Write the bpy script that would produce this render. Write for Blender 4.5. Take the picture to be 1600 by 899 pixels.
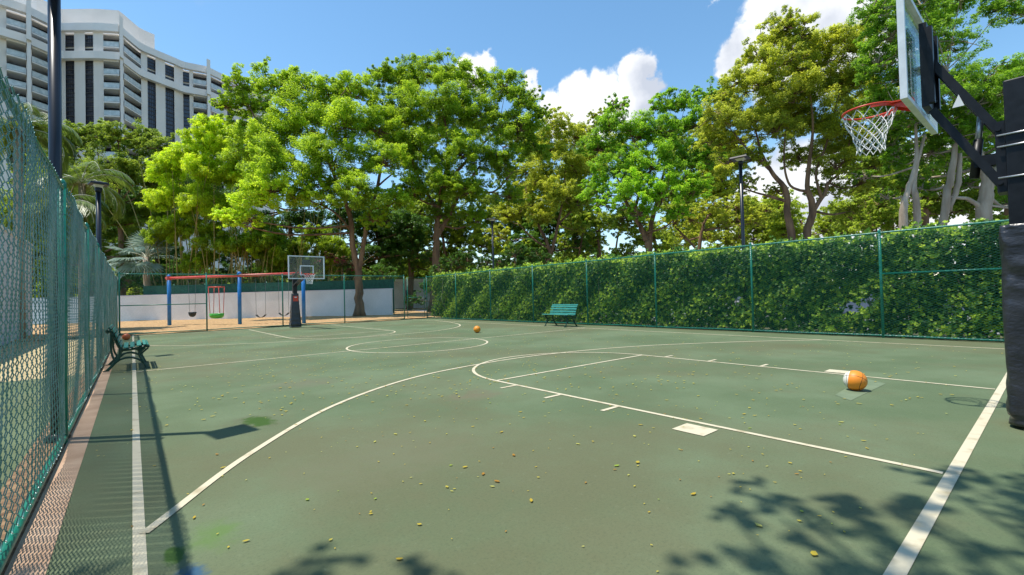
import bpy, math, random
import numpy as np
from mathutils import Vector, Matrix
R = math.radians
for o in list(bpy.data.objects): bpy.data.objects.remove(o)
scene = bpy.context.scene
col = scene.collection
random.seed(7); rng = np.random.default_rng(7)

# ------------------------------------------------------------------ camera
CX, CY, CZ = -5.94844, -0.49775, 1.24637
YAW, PITCH, ROLL, FPX = 0.69356, 0.01805, -0.02575, 714.38
fw = np.array([math.sin(YAW)*math.cos(PITCH), math.cos(YAW)*math.cos(PITCH), math.sin(PITCH)])
rt = np.array([math.cos(YAW), -math.sin(YAW), 0.]); up_ = np.cross(rt, fw)
c_, s_ = math.cos(ROLL), math.sin(ROLL)
RT = c_*rt + s_*up_; UP = -s_*rt + c_*up_
CAM = np.array([CX, CY, CZ])
cd = bpy.data.cameras.new('camera'); cam = bpy.data.objects.new('camera', cd); col.objects.link(cam)
M = Matrix(((RT[0], UP[0], -fw[0], CX), (RT[1], UP[1], -fw[1], CY), (RT[2], UP[2], -fw[2], CZ), (0, 0, 0, 1)))
cam.matrix_world = M
cd.sensor_width = 36; cd.sensor_fit = 'HORIZONTAL'; cd.lens = 36*FPX/1600
cd.clip_start = 0.05; cd.clip_end = 3000
scene.camera = cam
scene.render.resolution_x = 1024; scene.render.resolution_y = 575
def ray(u, v): return (u-800)/FPX*RT - (v-449.5)/FPX*UP + fw
def at(u, v, d): return CAM + ray(u, v)*d                 # point at forward depth d metres
RTH = np.array([math.cos(YAW), -math.sin(YAW), 0.]); FWH = np.array([math.sin(YAW), math.cos(YAW), 0.])
def hz(u): return 472.5 - (u-179)*0.0258                   # pixel row of the horizon
def gpt(u, d, z=0.):                                       # ground plan point at column u, depth d
    p = CAM + (u-800)/FPX*d*RTH + FWH*d; p[2] = z; return p

# ------------------------------------------------------------------ light
SUN = np.array([-0.285, 0.20, 1.0]); SUN /= np.linalg.norm(SUN)
EL = math.asin(SUN[2]); AZ = math.atan2(SUN[0], SUN[1])
ld = bpy.data.lights.new('sun', 'SUN'); ld.energy = 4.3; ld.angle = R(0.53); ld.color = (1.0, 0.955, 0.87)
lo = bpy.data.objects.new('sun', ld); col.objects.link(lo)
lo.rotation_euler = Vector(SUN).to_track_quat('Z', 'Y').to_euler(); lo.location = (0, 0, 50)
w = bpy.data.worlds.new('World'); scene.world = w; w.use_nodes = True
nt = w.node_tree; N = nt.nodes; L = nt.links
for n in list(N): N.remove(n)
out = N.new('ShaderNodeOutputWorld'); bg = N.new('ShaderNodeBackground'); bg.inputs[1].default_value = 0.15
sky = N.new('ShaderNodeTexSky'); sky.sky_type = 'NISHITA'; sky.sun_disc = False
sky.sun_elevation = EL; sky.sun_rotation = AZ; sky.air_density = 1.0; sky.dust_density = 0.2; sky.ozone_density = 1.0
tc = N.new('ShaderNodeTexCoord')
no = N.new('ShaderNodeTexNoise'); no.inputs['Scale'].default_value = 9; no.inputs['Detail'].default_value = 7; no.inputs['Roughness'].default_value = 0.6
L.new(tc.outputs['Generated'], no.inputs['Vector'])
sub = N.new('ShaderNodeVectorMath'); sub.operation = 'SUBTRACT'; sub.inputs[1].default_value = (.5, .5, .5)
L.new(no.outputs['Color'], sub.inputs[0])
scl = N.new('ShaderNodeVectorMath'); scl.operation = 'SCALE'; scl.inputs['Scale'].default_value = 0.11
L.new(sub.outputs[0], scl.inputs[0])
addv = N.new('ShaderNodeVectorMath'); addv.operation = 'ADD'
L.new(tc.outputs['Generated'], addv.inputs[0]); L.new(scl.outputs[0], addv.inputs[1])
def unit(a): return a/np.linalg.norm(a)
blobs = [(742,98,30),(765,92,22),(735,130,30),(822,124,17),(835,140,15),(868,155,35),(905,155,40),(950,150,45),(990,118,34),
         (1008,140,34),(985,170,50),(930,190,55),(880,190,40),(1200,30,60),(1270,10,70),(1340,10,70),(1165,70,45),(1150,100,36),(1200,110,70),
         (1290,90,90),(1400,60,70),(1110,5,22),(1250,330,150),(1450,330,150),(1700,330,150)]
prev = None
for (u, v, r) in blobs:
    c = unit(ray(u, v)); rr = np.linalg.norm(unit(ray(u+r, v))-unit(ray(u-r, v)))/2*0.5 + np.linalg.norm(unit(ray(u, v+r))-unit(ray(u, v-r)))/2*0.5
    d = N.new('ShaderNodeVectorMath'); d.operation = 'DISTANCE'; d.inputs[1].default_value = tuple(c)
    L.new(addv.outputs[0], d.inputs[0])
    m = N.new('ShaderNodeMapRange'); m.inputs['From Min'].default_value = rr*1.0; m.inputs['From Max'].default_value = rr*0.45
    m.interpolation_type = 'SMOOTHSTEP'
    L.new(d.outputs['Value'], m.inputs['Value'])
    if prev is None: prev = m.outputs[0]
    else:
        mx = N.new('ShaderNodeMath'); mx.operation = 'MAXIMUM'; L.new(prev, mx.inputs[0]); L.new(m.outputs[0], mx.inputs[1]); prev = mx.outputs[0]
mr = N.new('ShaderNodeMapRange'); mr.interpolation_type = 'SMOOTHSTEP'; mr.inputs['From Min'].default_value = 0.08; mr.inputs['From Max'].default_value = 0.8
L.new(prev, mr.inputs['Value'])
# thin veil streaks over part of the sky
n2 = N.new('ShaderNodeTexNoise'); n2.inputs['Scale'].default_value = 3.0; n2.inputs['Detail'].default_value = 8; n2.inputs['Roughness'].default_value = .62
L.new(tc.outputs['Generated'], n2.inputs['Vector'])
m2 = N.new('ShaderNodeMapRange'); m2.inputs['From Min'].default_value = .58; m2.inputs['From Max'].default_value = .85; m2.inputs['To Max'].default_value = .45
L.new(n2.outputs['Fac'], m2.inputs['Value'])
mxx = N.new('ShaderNodeMath'); mxx.operation = 'MAXIMUM'; L.new(mr.outputs[0], mxx.inputs[0]); L.new(m2.outputs[0], mxx.inputs[1])
n3 = N.new('ShaderNodeTexNoise'); n3.inputs['Scale'].default_value = 9; n3.inputs['Detail'].default_value = 6
L.new(tc.outputs['Generated'], n3.inputs['Vector'])
cr = N.new('ShaderNodeValToRGB'); cr.color_ramp.elements[0].position = .36; cr.color_ramp.elements[0].color = (3.4, 3.7, 4.3, 1)
cr.color_ramp.elements[1].position = .56; cr.color_ramp.elements[1].color = (5.9, 6.0, 6.2, 1)
L.new(n3.outputs['Fac'], cr.inputs[0])
mix = N.new('ShaderNodeMix'); mix.data_type = 'RGBA'
hsv = N.new('ShaderNodeHueSaturation'); hsv.inputs['Hue'].default_value = .49; hsv.inputs['Saturation'].default_value = 1.15; hsv.inputs['Value'].default_value = 1.15
L.new(sky.outputs[0], hsv.inputs['Color'])
L.new(mxx.outputs[0], mix.inputs['Factor']); L.new(hsv.outputs[0], mix.inputs['A']); L.new(cr.outputs[0], mix.inputs['B'])
L.new(mix.outputs['Result'], bg.inputs[0]); L.new(bg.outputs[0], out.inputs[0])
vs = scene.view_settings; vs.view_transform = 'Standard'; vs.look = 'None'; vs.exposure = 0.35; vs.gamma = 1.0; vs.use_curve_mapping = False
scene.render.engine = 'CYCLES'
scene.cycles.max_bounces = 8; scene.cycles.transparent_max_bounces = 16

# ------------------------------------------------------------------ materials
def newmat(name):
    m = bpy.data.materials.new(name); m.use_nodes = True
    return m, m.node_tree.nodes, m.node_tree.links, m.node_tree.nodes['Principled BSDF']
def mat(name, a, b=None, rough=.6, scale=5., metal=0., bump=0., bscale=None, spec=.5, detail=5, coat=0., lo=.35, hi=.65, alpha=1., stretch=None):
    m, n, l, p = newmat(name)
    p.inputs['Roughness'].default_value = rough; p.inputs['Metallic'].default_value = metal
    p.inputs['Specular IOR Level'].default_value = spec; p.inputs['Coat Weight'].default_value = coat; p.inputs['Alpha'].default_value = alpha
    tcn = n.new('ShaderNodeTexCoord'); src = tcn.outputs['Object']
    if stretch:
        mp = n.new('ShaderNodeMapping'); mp.inputs['Scale'].default_value = stretch; l.new(src, mp.inputs['Vector']); src = mp.outputs[0]
    nz = n.new('ShaderNodeTexNoise'); nz.inputs['Scale'].default_value = scale; nz.inputs['Detail'].default_value = detail
    l.new(src, nz.inputs['Vector'])
    r = n.new('ShaderNodeValToRGB'); r.color_ramp.elements[0].position = lo; r.color_ramp.elements[1].position = hi
    b = b or tuple(min(1, x*1.25) for x in a)
    r.color_ramp.elements[0].color = (*a, 1); r.color_ramp.elements[1].color = (*b, 1)
    l.new(nz.outputs['Fac'], r.inputs[0]); l.new(r.outputs[0], p.inputs['Base Color'])
    if bump:
        nb = n.new('ShaderNodeTexNoise'); nb.inputs['Scale'].default_value = bscale or scale*4; nb.inputs['Detail'].default_value = 4
        l.new(src, nb.inputs['Vector'])
        bm = n.new('ShaderNodeBump'); bm.inputs['Strength'].default_value = bump; bm.inputs['Distance'].default_value = .02
        l.new(nb.outputs['Fac'], bm.inputs['Height']); l.new(bm.outputs[0], p.inputs['Normal'])
    return m
def leafmat(name, cols, trans=.52, rough=.45, gain=1.85):
    """cols: dark -> light foliage tones, picked by the mesh attribute 'tint' (one value per leaf)"""
    m, n, l, p = newmat(name)
    at_ = n.new('ShaderNodeAttribute'); at_.attribute_name = 'tint'
    r = n.new('ShaderNodeValToRGB')
    els = r.color_ramp.elements
    while len(els) < len(cols): els.new(.5)
    for i, c in enumerate(cols):
        c = tuple(q*gain for q in c); els[i].position = i/(len(cols)-1); els[i].color = (*c, 1)
    l.new(at_.outputs['Fac'], r.inputs[0]); l.new(r.outputs[0], p.inputs['Base Color'])
    p.inputs['Roughness'].default_value = rough; p.inputs['Specular IOR Level'].default_value = .35
    tr = n.new('ShaderNodeBsdfTranslucent'); mx = n.new('ShaderNodeMixShader'); mx.inputs[0].default_value = trans
    hs = n.new('ShaderNodeHueSaturation'); hs.inputs['Hue'].default_value = .49; hs.inputs['Saturation'].default_value = 1.0; hs.inputs['Value'].default_value = 1.9
    l.new(r.outputs[0], hs.inputs['Color']); l.new(hs.outputs[0], tr.inputs[0])
    o = n['Material Output']; l.new(p.outputs[0], mx.inputs[1]); l.new(tr.outputs[0], mx.inputs[2]); l.new(mx.outputs[0], o.inputs[0])
    return m
MT = {}
MT['vinyl'] = mat('green_vinyl', (.03, .20, .14), (.05, .27, .19), rough=.28, scale=20, spec=.8)
MT['vinyl_left'] = mat('glint_tinted_green_vinyl', (.04, .21, .18), (.17, .34, .33), rough=.25, scale=5, spec=1., coat=.6)  # paler than the other vinyl: sun and sky glints put into the wire colour
MT['vinylpost'] = mat('green_vinyl_post', (.006, .15, .10), (.012, .21, .14), rough=.32, scale=9, spec=.5)
MT['black'] = mat('black_paint', (.004, .0045, .006), (.010, .011, .014), rough=.42, scale=14, spec=.35)
MT['poleblack'] = mat('pole_black_paint', (.006, .007, .010), (.012, .013, .018), rough=.3, scale=6, spec=.6)
MT['pad'] = mat('pad_vinyl', (.014, .015, .019), (.034, .036, .044), rough=.36, scale=3, bump=1., bscale=7, spec=.6, stretch=(1, 1, 1.6))
MT['steel'] = mat('galvanised_steel', (.45, .46, .47), (.6, .6, .62), rough=.35, metal=.8, scale=20)
MT['alu'] = mat('board_frame_aluminium', (.62, .65, .66), (.74, .77, .78), rough=.45, scale=8, spec=.5)
MT['rim'] = mat('red_rim_paint', (.62, .035, .015), (.75, .07, .03), rough=.4, scale=25)
MT['net'] = mat('white_cord', (.62, .62, .62), (.82, .82, .8), rough=.8, scale=60)
MT['redpaint'] = mat('red_beam_paint', (.62, .05, .035), (.72, .09, .06), rough=.4, scale=4)
MT['bluepaint'] = mat('blue_post_paint', (.01, .14, .42), (.015, .19, .52), rough=.4, scale=4)
MT['greenplastic'] = mat('green_plastic', (.06, .38, .03), (.09, .5, .05), rough=.35, scale=6)
MT['chain'] = mat('chain_metal', (.10, .10, .10), (.18, .18, .18), rough=.5, scale=50, metal=.5)
MT['rubber'] = mat('black_rubber', (.015, .015, .017), (.03, .03, .03), rough=.6, scale=10)
MT['slat'] = mat('bench_slat_paint', (.025, .19, .155), (.045, .26, .21), rough=.42, scale=3, stretch=(8, 1, 8))
MT['iron'] = mat('dark_green_iron', (.006, .045, .03), (.012, .07, .05), rough=.35, scale=20, bump=.2)
MT['wallw'] = mat('painted_block_wall', (.68, .66, .64), (.82, .80, .78), rough=.9, scale=.5, bump=.25, bscale=30, detail=9)
MT['wallp'] = mat('rendered_wall', (.60, .58, .62), (.72, .70, .74), rough=.9, scale=.6, bump=.2, bscale=25, detail=9)
MT['bark'] = mat('bark', (.10, .055, .03), (.26, .15, .08), rough=.9, scale=3, bump=1., bscale=14, stretch=(1, 1, .25), detail=9)
MT['barkpale'] = mat('pale_bark', (.26, .19, .13), (.45, .37, .28), rough=.9, scale=3, bump=1., bscale=14, stretch=(1, 1, .25), detail=9)
MT['culm'] = mat('bamboo_culm', (.20, .18, .04), (.36, .26, .07), rough=.5, scale=2)
MT['tower'] = mat('tower_render', (.76, .71, .66), (.84, .79, .74), rough=.85, scale=.15, detail=8)
MT['band'] = mat('tower_band_render', (.80, .76, .72), (.86, .83, .80), rough=.85, scale=.2, detail=8)
MT['tglass'] = mat('dark_window_glass', (.02, .025, .04), (.06, .065, .09), rough=.12, scale=.5, spec=.8)
MT['tframe'] = mat('window_frame_bronze', (.05, .045, .045), rough=.5, scale=2)
MT['rail'] = mat('balcony_glass_rail', (.42, .50, .52), (.62, .68, .70), rough=.25, scale=1.5, spec=.7)
MT['white'] = mat('white_paint', (.72, .72, .72), (.8, .8, .8), rough=.5, scale=4)
MT['lens'] = mat('lamp_lens', (.55, .50, .38), (.7, .65, .5), rough=.3, scale=8)
MT['screen'] = mat('green_windscreen', (.008, .06, .04), (.014, .09, .06), rough=.85, scale=4)
MT['carpaint'] = mat('silver_blue_car_paint', (.18, .22, .33), (.22, .26, .38), rough=.25, scale=2, coat=.6)
MT['carwhite'] = mat('white_car_paint', (.6, .6, .62), (.66, .66, .68), rough=.25, scale=2, coat=.6)
def glassmat():
    m, n, l, p = newmat('board_glass')
    t = n.new('ShaderNodeBsdfTransparent'); t.inputs[0].default_value = (.93, .97, .95, 1)
    g = n.new('ShaderNodeBsdfGlossy'); g.inputs['Roughness'].default_value = .05; g.inputs[0].default_value = (.9, .95, .95, 1)
    f = n.new('ShaderNodeFresnel'); f.inputs[0].default_value = 1.45
    mx = n.new('ShaderNodeMixShader'); fm = n.new('ShaderNodeMath'); fm.operation = 'MULTIPLY'; fm.inputs[1].default_value = .5; l.new(f.outputs[0], fm.inputs[0]); l.new(fm.outputs[0], mx.inputs[0]); l.new(t.outputs[0], mx.inputs[1]); l.new(g.outputs[0], mx.inputs[2])
    l.new(mx.outputs[0], n['Material Output'].inputs[0]); return m
MT['glass'] = glassmat()
def courtmat():
    m, n, l, p = newmat('acrylic_court_surface')
    tcn = n.new('ShaderNodeTexCoord')
    def noise(s, d=6, r=.55, st=None):
        z = n.new('ShaderNodeTexNoise'); z.inputs['Scale'].default_value = s; z.inputs['Detail'].default_value = d; z.inputs['Roughness'].default_value = r
        if st:
            mp = n.new('ShaderNodeMapping'); mp.inputs['Scale'].default_value = st; l.new(tcn.outputs['Object'], mp.inputs[0]); l.new(mp.outputs[0], z.inputs[0])
        else: l.new(tcn.outputs['Object'], z.inputs[0])
        return z.outputs['Fac']
    def mrange(s, a, b, c=0., d=1.):
        q = n.new('ShaderNodeMapRange'); q.interpolation_type = 'SMOOTHSTEP'
        for k, v in (('From Min', a), ('From Max', b), ('To Min', c), ('To Max', d)): q.inputs[k].default_value = v
        l.new(s, q.inputs['Value']); return q.outputs[0]
    def mixc(f, a, b):
        q = n.new('ShaderNodeMix'); q.data_type = 'RGBA'; l.new(f, q.inputs['Factor'])
        if isinstance(a, tuple): q.inputs['A'].default_value = (*a, 1)
        else: l.new(a, q.inputs['A'])
        if isinstance(b, tuple): q.inputs['B'].default_value = (*b, 1)
        else: l.new(b, q.inputs['B'])
        return q.outputs['Result']
    base = mixc(mrange(noise(.55, 8), .38, .62), COURT[0], COURT[1])
    base = mixc(mrange(noise(.22, 9, .65), .43, .64, 0, .8), base, COURT[2])            # brown algae stains
    base = mixc(mrange(noise(1.4, 8, .7, (1, .6, 1)), .50, .72, 0, .5), base, COURT[2])
    base = mixc(mrange(noise(55, 7, .9), .47, .72, 0, .6), base, (.03, .05, .03))             # grit
    base = mixc(mrange(noise(16, 7, .85), .56, .72, 0, .35), base, (.24, .28, .18))
    base = mixc(mrange(noise(4.5, 9, .85), .62, .72, 0, .5), base, (.075, .085, .045))       # dark scuffs and grime
    base = mixc(mrange(noise(3.1, 9, .8, (.25, 1, 1)), .60, .75, 0, .35), base, (.17, .19, .12))   # pale worn streaks
    sep = n.new('ShaderNodeSeparateXYZ'); l.new(tcn.outputs['Object'], sep.inputs[0])
    wn = noise(9, 6, .7); wn2 = noise(2.5, 5, .6)
    def mth(op, a, b):
        q = n.new('ShaderNodeMath'); q.operation = op
        for i, v in enumerate((a, b)):
            if isinstance(v, (int, float)): q.inputs[i].default_value = v
            else: l.new(v, q.inputs[i])
        return q.outputs[0]
    for (cx, cy, rx, ry, colr, soft, amt) in STAINS_AND_REFLECTION:
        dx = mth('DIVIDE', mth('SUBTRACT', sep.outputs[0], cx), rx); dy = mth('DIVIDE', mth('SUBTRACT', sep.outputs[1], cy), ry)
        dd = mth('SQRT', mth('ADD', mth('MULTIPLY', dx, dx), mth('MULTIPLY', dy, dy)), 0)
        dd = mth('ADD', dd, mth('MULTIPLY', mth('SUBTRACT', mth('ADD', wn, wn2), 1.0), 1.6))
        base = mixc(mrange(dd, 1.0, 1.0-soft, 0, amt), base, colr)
    l.new(base, p.inputs['Base Color']); p.inputs['Roughness'].default_value = .78; p.inputs['Specular IOR Level'].default_value = .25
    bm = n.new('ShaderNodeBump'); bm.inputs['Strength'].default_value = .35; bm.inputs['Distance'].default_value = .004
    l.new(noise(260, 3), bm.inputs['Height']); l.new(bm.outputs[0], p.inputs['Normal'])
    return m
COURT = ((.102, .142, .070), (.138, .182, .098), (.126, .126, .064))
STAINS_AND_REFLECTION = [(-4.95, 4.92, .36, .46, (.11, .12, .065), .8, .7), (-4.93, 4.92, .17, .26, (.035, .085, .008), .5, .95), (-5.62, 2.48, .17, .24, (.10, .18, .04), .9, .7), (-5.80, 2.38, .05, .12, (.04, .10, .01), .5, .9),
          (-5.74, 2.10, .07, .13, (.02, .085, .17), .8, .85), (-1.7, 16.4, .6, .3, (.09, .09, .05), .6, .8), (-1.8, 16.4, .38, .16, (.05, .10, .015), .5, .9), (-2.6, 4.3, .5, .35, (.15, .12, .075), .9, .6), (-3.9, 6.9, .9, .5, (.15, .14, .09), .9, .5), (-4.4, 3.0, 1.1, .7, (.14, .14, .08), .9, .5)]  # the blue entry is a reflection on the damp court, painted as colour
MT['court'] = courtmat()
MT['line'] = mat('line_paint', (.43, .36, .22), (.60, .53, .37), rough=.7, scale=7, detail=12, lo=.30, hi=.48, bump=.1, bscale=200)
MT['kerb'] = mat('concrete_edge', (.40, .25, .155), (.52, .35, .23), rough=.9, scale=3, bump=.3, bscale=60)
MT['mulch'] = mat('wood_chip_mulch', (.32, .17, .065), (.62, .40, .19), rough=.95, scale=9, bump=1., bscale=18, detail=10)
MT['soil'] = mat('ground_soil', (.07, .075, .03), (.13, .11, .055), rough=.95, scale=1.2, bump=.6, bscale=12, detail=9)
MT['asphalt'] = mat('asphalt', (.16, .16, .17), (.24, .24, .25), rough=.9, scale=3)
MT['dirt'] = mat('leaf_strewn_soil', (.12, .065, .035), (.30, .19, .10), rough=.95, scale=14, bump=.8, bscale=30, detail=9)
MT['sand'] = mat('dry_sandy_ground', (.36, .28, .14), (.52, .42, .24), rough=.95, scale=3, bump=.5, bscale=30, detail=9)
MT['moss'] = mat('wet_moss', (.03, .09, .008), (.07, .17, .015), rough=.5, scale=8, bump=.5, bscale=60)
MT['fallen'] = leafmat('fallen_leaf_surface', [(.38,.17,.03), (.50,.34,.03), (.52,.42,.05), (.50,.48,.12), (.24,.36,.03)], trans=.2, gain=1.)
G = lambda *c: [tuple(x) for x in c]
MT['leaf_main'] = leafmat('leaf_green_yellow', G((.066,.115,.008), (.118,.185,.011), (.19,.265,.014), (.28,.355,.02)))
MT['leaf_bright'] = leafmat('leaf_bright_green', G((.05,.105,.010), (.085,.165,.012), (.135,.24,.014), (.20,.32,.018)))
MT['leaf_olive'] = leafmat('leaf_olive', G((.085,.115,.014), (.14,.172,.018), (.205,.232,.022), (.29,.31,.03)))
MT['leaf_mid'] = leafmat('leaf_mid_green', G((.055,.085,.01), (.095,.14,.014), (.15,.195,.018), (.22,.27,.025)))
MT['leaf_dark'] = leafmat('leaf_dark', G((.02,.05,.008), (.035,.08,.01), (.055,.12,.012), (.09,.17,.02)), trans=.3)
MT['leaf_bamboo'] = leafmat('leaf_bamboo', G((.08,.13,.008), (.15,.21,.01), (.24,.315,.012), (.34,.41,.02)))
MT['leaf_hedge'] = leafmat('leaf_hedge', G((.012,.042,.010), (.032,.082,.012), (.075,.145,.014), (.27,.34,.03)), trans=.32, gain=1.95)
MT['leaf_silver'] = leafmat('leaf_silver_palm', G((.13,.19,.14), (.20,.28,.22), (.30,.38,.31), (.42,.48,.40)), trans=.2, gain=1.)
MT['leaf_palm'] = leafmat('leaf_feather_palm', G((.045,.085,.015), (.075,.125,.018), (.12,.18,.025), (.19,.24,.04)), trans=.3, rough=.4, gain=1.3)
MT['flower'] = leafmat('bougainvillea_bract', G((.02,.05,.01), (.05,.10,.02), (.30,.03,.06), (.5,.12,.15)), trans=.4, gain=1.)

# ------------------------------------------------------------------ helpers
def tag(o, label=None, cat=None, group=None, kind=None):
    if label: o['label'] = label
    if cat: o['category'] = cat
    if group: o['group'] = group
    if kind: o['kind'] = kind
    return o
def thing(name, label, cat, loc=(0, 0, 0), rz=0., group=None):
    o = bpy.data.objects.new(name, None); col.objects.link(o); o.empty_display_size = .2
    o.location = loc; o.rotation_euler = (0, 0, rz)
    return tag(o, label, cat, group)
def fastmesh(name, V, F, material, parent=None, tint=None, smooth=False, loc=None):
    V = np.asarray(V, np.float32).reshape(-1, 3); F = np.asarray(F, np.int32)
    if parent is not None and loc is None: V = V - np.array(parent.location, np.float32)   # world coordinates -> local
    me = bpy.data.meshes.new(name)
    k = F.shape[1]
    me.vertices.add(len(V)); me.vertices.foreach_set('co', V.ravel())
    me.loops.add(F.size); me.loops.foreach_set('vertex_index', F.ravel())
    me.polygons.add(len(F)); me.polygons.foreach_set('loop_start', np.arange(0, F.size, k, dtype=np.int32))
    me.polygons.foreach_set('loop_total', np.full(len(F), k, np.int32))
    if smooth: me.polygons.foreach_set('use_smooth', np.ones(len(F), bool))
    if tint is not None:
        a = me.attributes.new('tint', 'FLOAT', 'POINT'); a.data.foreach_set('value', np.asarray(tint, np.float32))
    me.update(calc_edges=True); me.materials.append(material)
    o = bpy.data.objects.new(name, me); col.objects.link(o)
    if parent is not None: o.parent = parent
    return o
class MB:
    def __init__(s): s.v = []; s.f = []; s.sm = []
    def add(s, vs, fs, smooth=False):
        b = len(s.v); s.v += [tuple(map(float, v)) for v in vs]; s.f += [tuple(i+b for i in f) for f in fs]; s.sm += [smooth]*len(fs); return s
    def box(s, x0, x1, y0, y1, z0, z1):
        return s.add([(x0,y0,z0),(x1,y0,z0),(x1,y1,z0),(x0,y1,z0),(x0,y0,z1),(x1,y0,z1),(x1,y1,z1),(x0,y1,z1)],
                     [(0,3,2,1),(4,5,6,7),(0,1,5,4),(1,2,6,5),(2,3,7,6),(3,0,4,7)])
    def obox(s, a, b, w_, h_, upv=(0,0,1)):
        """box beam from a to b, width w_ (sideways) and height h_"""
        a = np.array(a, float); b = np.array(b, float); d = unit(b-a); u = np.array(upv, float)
        if abs(d@u) > .99: u = np.array((0., 1., 0.))
        sd = unit(np.cross(d, u)); u2 = np.cross(sd, d)
        vs = [p+sd*i*w_/2+u2*j*h_/2 for p in (a, b) for i, j in ((-1,-1),(1,-1),(1,1),(-1,1))]
        return s.add(vs, [(0,1,2,3),(7,6,5,4),(0,4,5,1),(1,5,6,2),(2,6,7,3),(3,7,4,0)])
    def tube(s, pts, r, n=8, caps=True, closed=False):
        pts = [np.array(p, float) for p in pts]; m = len(pts)
        rs = r if isinstance(r, (list, tuple, np.ndarray)) else [r]*m
        vs = []; fs = []; ref = None
        for i, p in enumerate(pts):
            if closed: d = pts[(i+1) % m]-pts[i-1]
            else: d = pts[min(i+1, m-1)]-pts[max(i-1, 0)]
            d = unit(d+1e-9)
            if ref is None:
                ref = np.array((0., 0, 1)) if abs(d[2]) < .9 else np.array((1., 0, 0))
            a = unit(ref-d*(ref@d)); ref = a; b = np.cross(d, a)
            for k in range(n):
                t = 2*math.pi*k/n; vs.append(p+(a*math.cos(t)+b*math.sin(t))*rs[i])
        for i in range(m if closed else m-1):
            j = (i+1) % m
            for k in range(n):
                fs.append((i*n+k, i*n+(k+1) % n, j*n+(k+1) % n, j*n+k))
        s.add(vs, fs, True)
        if caps and not closed:
            b = len(s.v)-len(vs)
            s.f.append(tuple(b+k for k in range(n))[::-1]); s.f.append(tuple(b+(m-1)*n+k for k in range(n))); s.sm += [False, False]
        return s
    def lathe(s, prof, c=(0,0,0), n=24):
        """prof: (r, z) pairs"""
        vs = []; fs = []
        for (r, z) in prof:
            for k in range(n):
                t = 2*math.pi*k/n; vs.append((c[0]+r*math.cos(t), c[1]+r*math.sin(t), c[2]+z))
        for i in range(len(prof)-1):
            for k in range(n): fs.append((i*n+k, i*n+(k+1) % n, (i+1)*n+(k+1) % n, (i+1)*n+k))
        return s.add(vs, fs, True)
    def prism(s, poly, a, b, axis='y'):
        """poly: 2-D outline extruded from a to b along axis"""
        def P(p, t): return {'y': (p[0], t, p[1]), 'x': (t, p[0], p[1]), 'z': (p[0], p[1], t)}[axis]
        n = len(poly); vs = [P(p, a) for p in poly]+[P(p, b) for p in poly]
        return s.add(vs, [tuple(range(n))[::-1], tuple(range(n, 2*n))]+[(i, (i+1) % n, n+(i+1) % n, n+i) for i in range(n)])
    def build(s, name, material, parent=None, world=False, bevel=0.):
        v = s.v
        if world and parent is not None:
            l = parent.location; v = [(a-l[0], b-l[1], c-l[2]) for a, b, c in v]
        me = bpy.data.meshes.new(name); me.from_pydata(v, [], s.f)
        me.polygons.foreach_set('use_smooth', s.sm); me.materials.append(material); me.update()
        o = bpy.data.objects.new(name, me); col.objects.link(o)
        if parent is not None: o.parent = parent
        if bevel:
            bv = o.modifiers.new('bevel', 'BEVEL'); bv.width = bevel; bv.segments = 2; bv.limit_method = 'ANGLE'
        return o
def copy_tree(o, parent=None):
    c = o.copy(); col.objects.link(c); c.parent = parent
    for ch in list(o.children): copy_tree(ch, c)
    return c
def struct(o): o['kind'] = 'structure'; return o

# ------------------------------------------------------------------ ground and court
YF, XR, XL = 24.55, 7.95, -6.42                     # fence lines: far, right, left
def sheet(name, x0, x1, y0, y1, z, m): 
    return struct(MB().add([(x0,y0,z),(x1,y0,z),(x1,y1,z),(x0,y1,z)], [(0,1,2,3)]).build(name, m))
sheet('ground', -900, 900, -900, 900, -.05, MT['soil'])
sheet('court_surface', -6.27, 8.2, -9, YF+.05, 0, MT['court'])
sheet('neighbouring_court', -9.3, -6.66, -9, 11.2, -.012, MT['court'])
sheet('sandy_ground', -9.3, -6.66, 11.2, YF+8, -.014, MT['sand'])
sheet('soil_strip', -6.66, -6.42, -9, YF, -.008, MT['dirt'])
struct(MB().box(-6.42, -6.27, -9, YF, -.04, .004).build('concrete_edge_strip', MT['kerb']))
sheet('car_park', 10.6, 60, -20, 46, -.02, MT['asphalt'])
# mulch bed between the far fence and the wall, gently uneven
nx, ny = 70, 70; gx = np.linspace(-14, 15, nx); gy = np.linspace(YF+.06, 47, ny)
X, Y = np.meshgrid(gx, gy); Z = .02+.03*np.sin(X*1.3+Y*.7)*np.cos(Y*.9-X*.4)+rng.normal(0, .006, X.shape)
idx = np.arange(nx*ny).reshape(ny, nx)
F = np.stack([idx[:-1,:-1], idx[:-1,1:], idx[1:,1:], idx[1:,:-1]], -1).reshape(-1, 4)
struct(fastmesh('mulch_bed', np.stack([X, Y, Z], -1).reshape(-1, 3), F, MT['mulch'], smooth=True))

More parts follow.
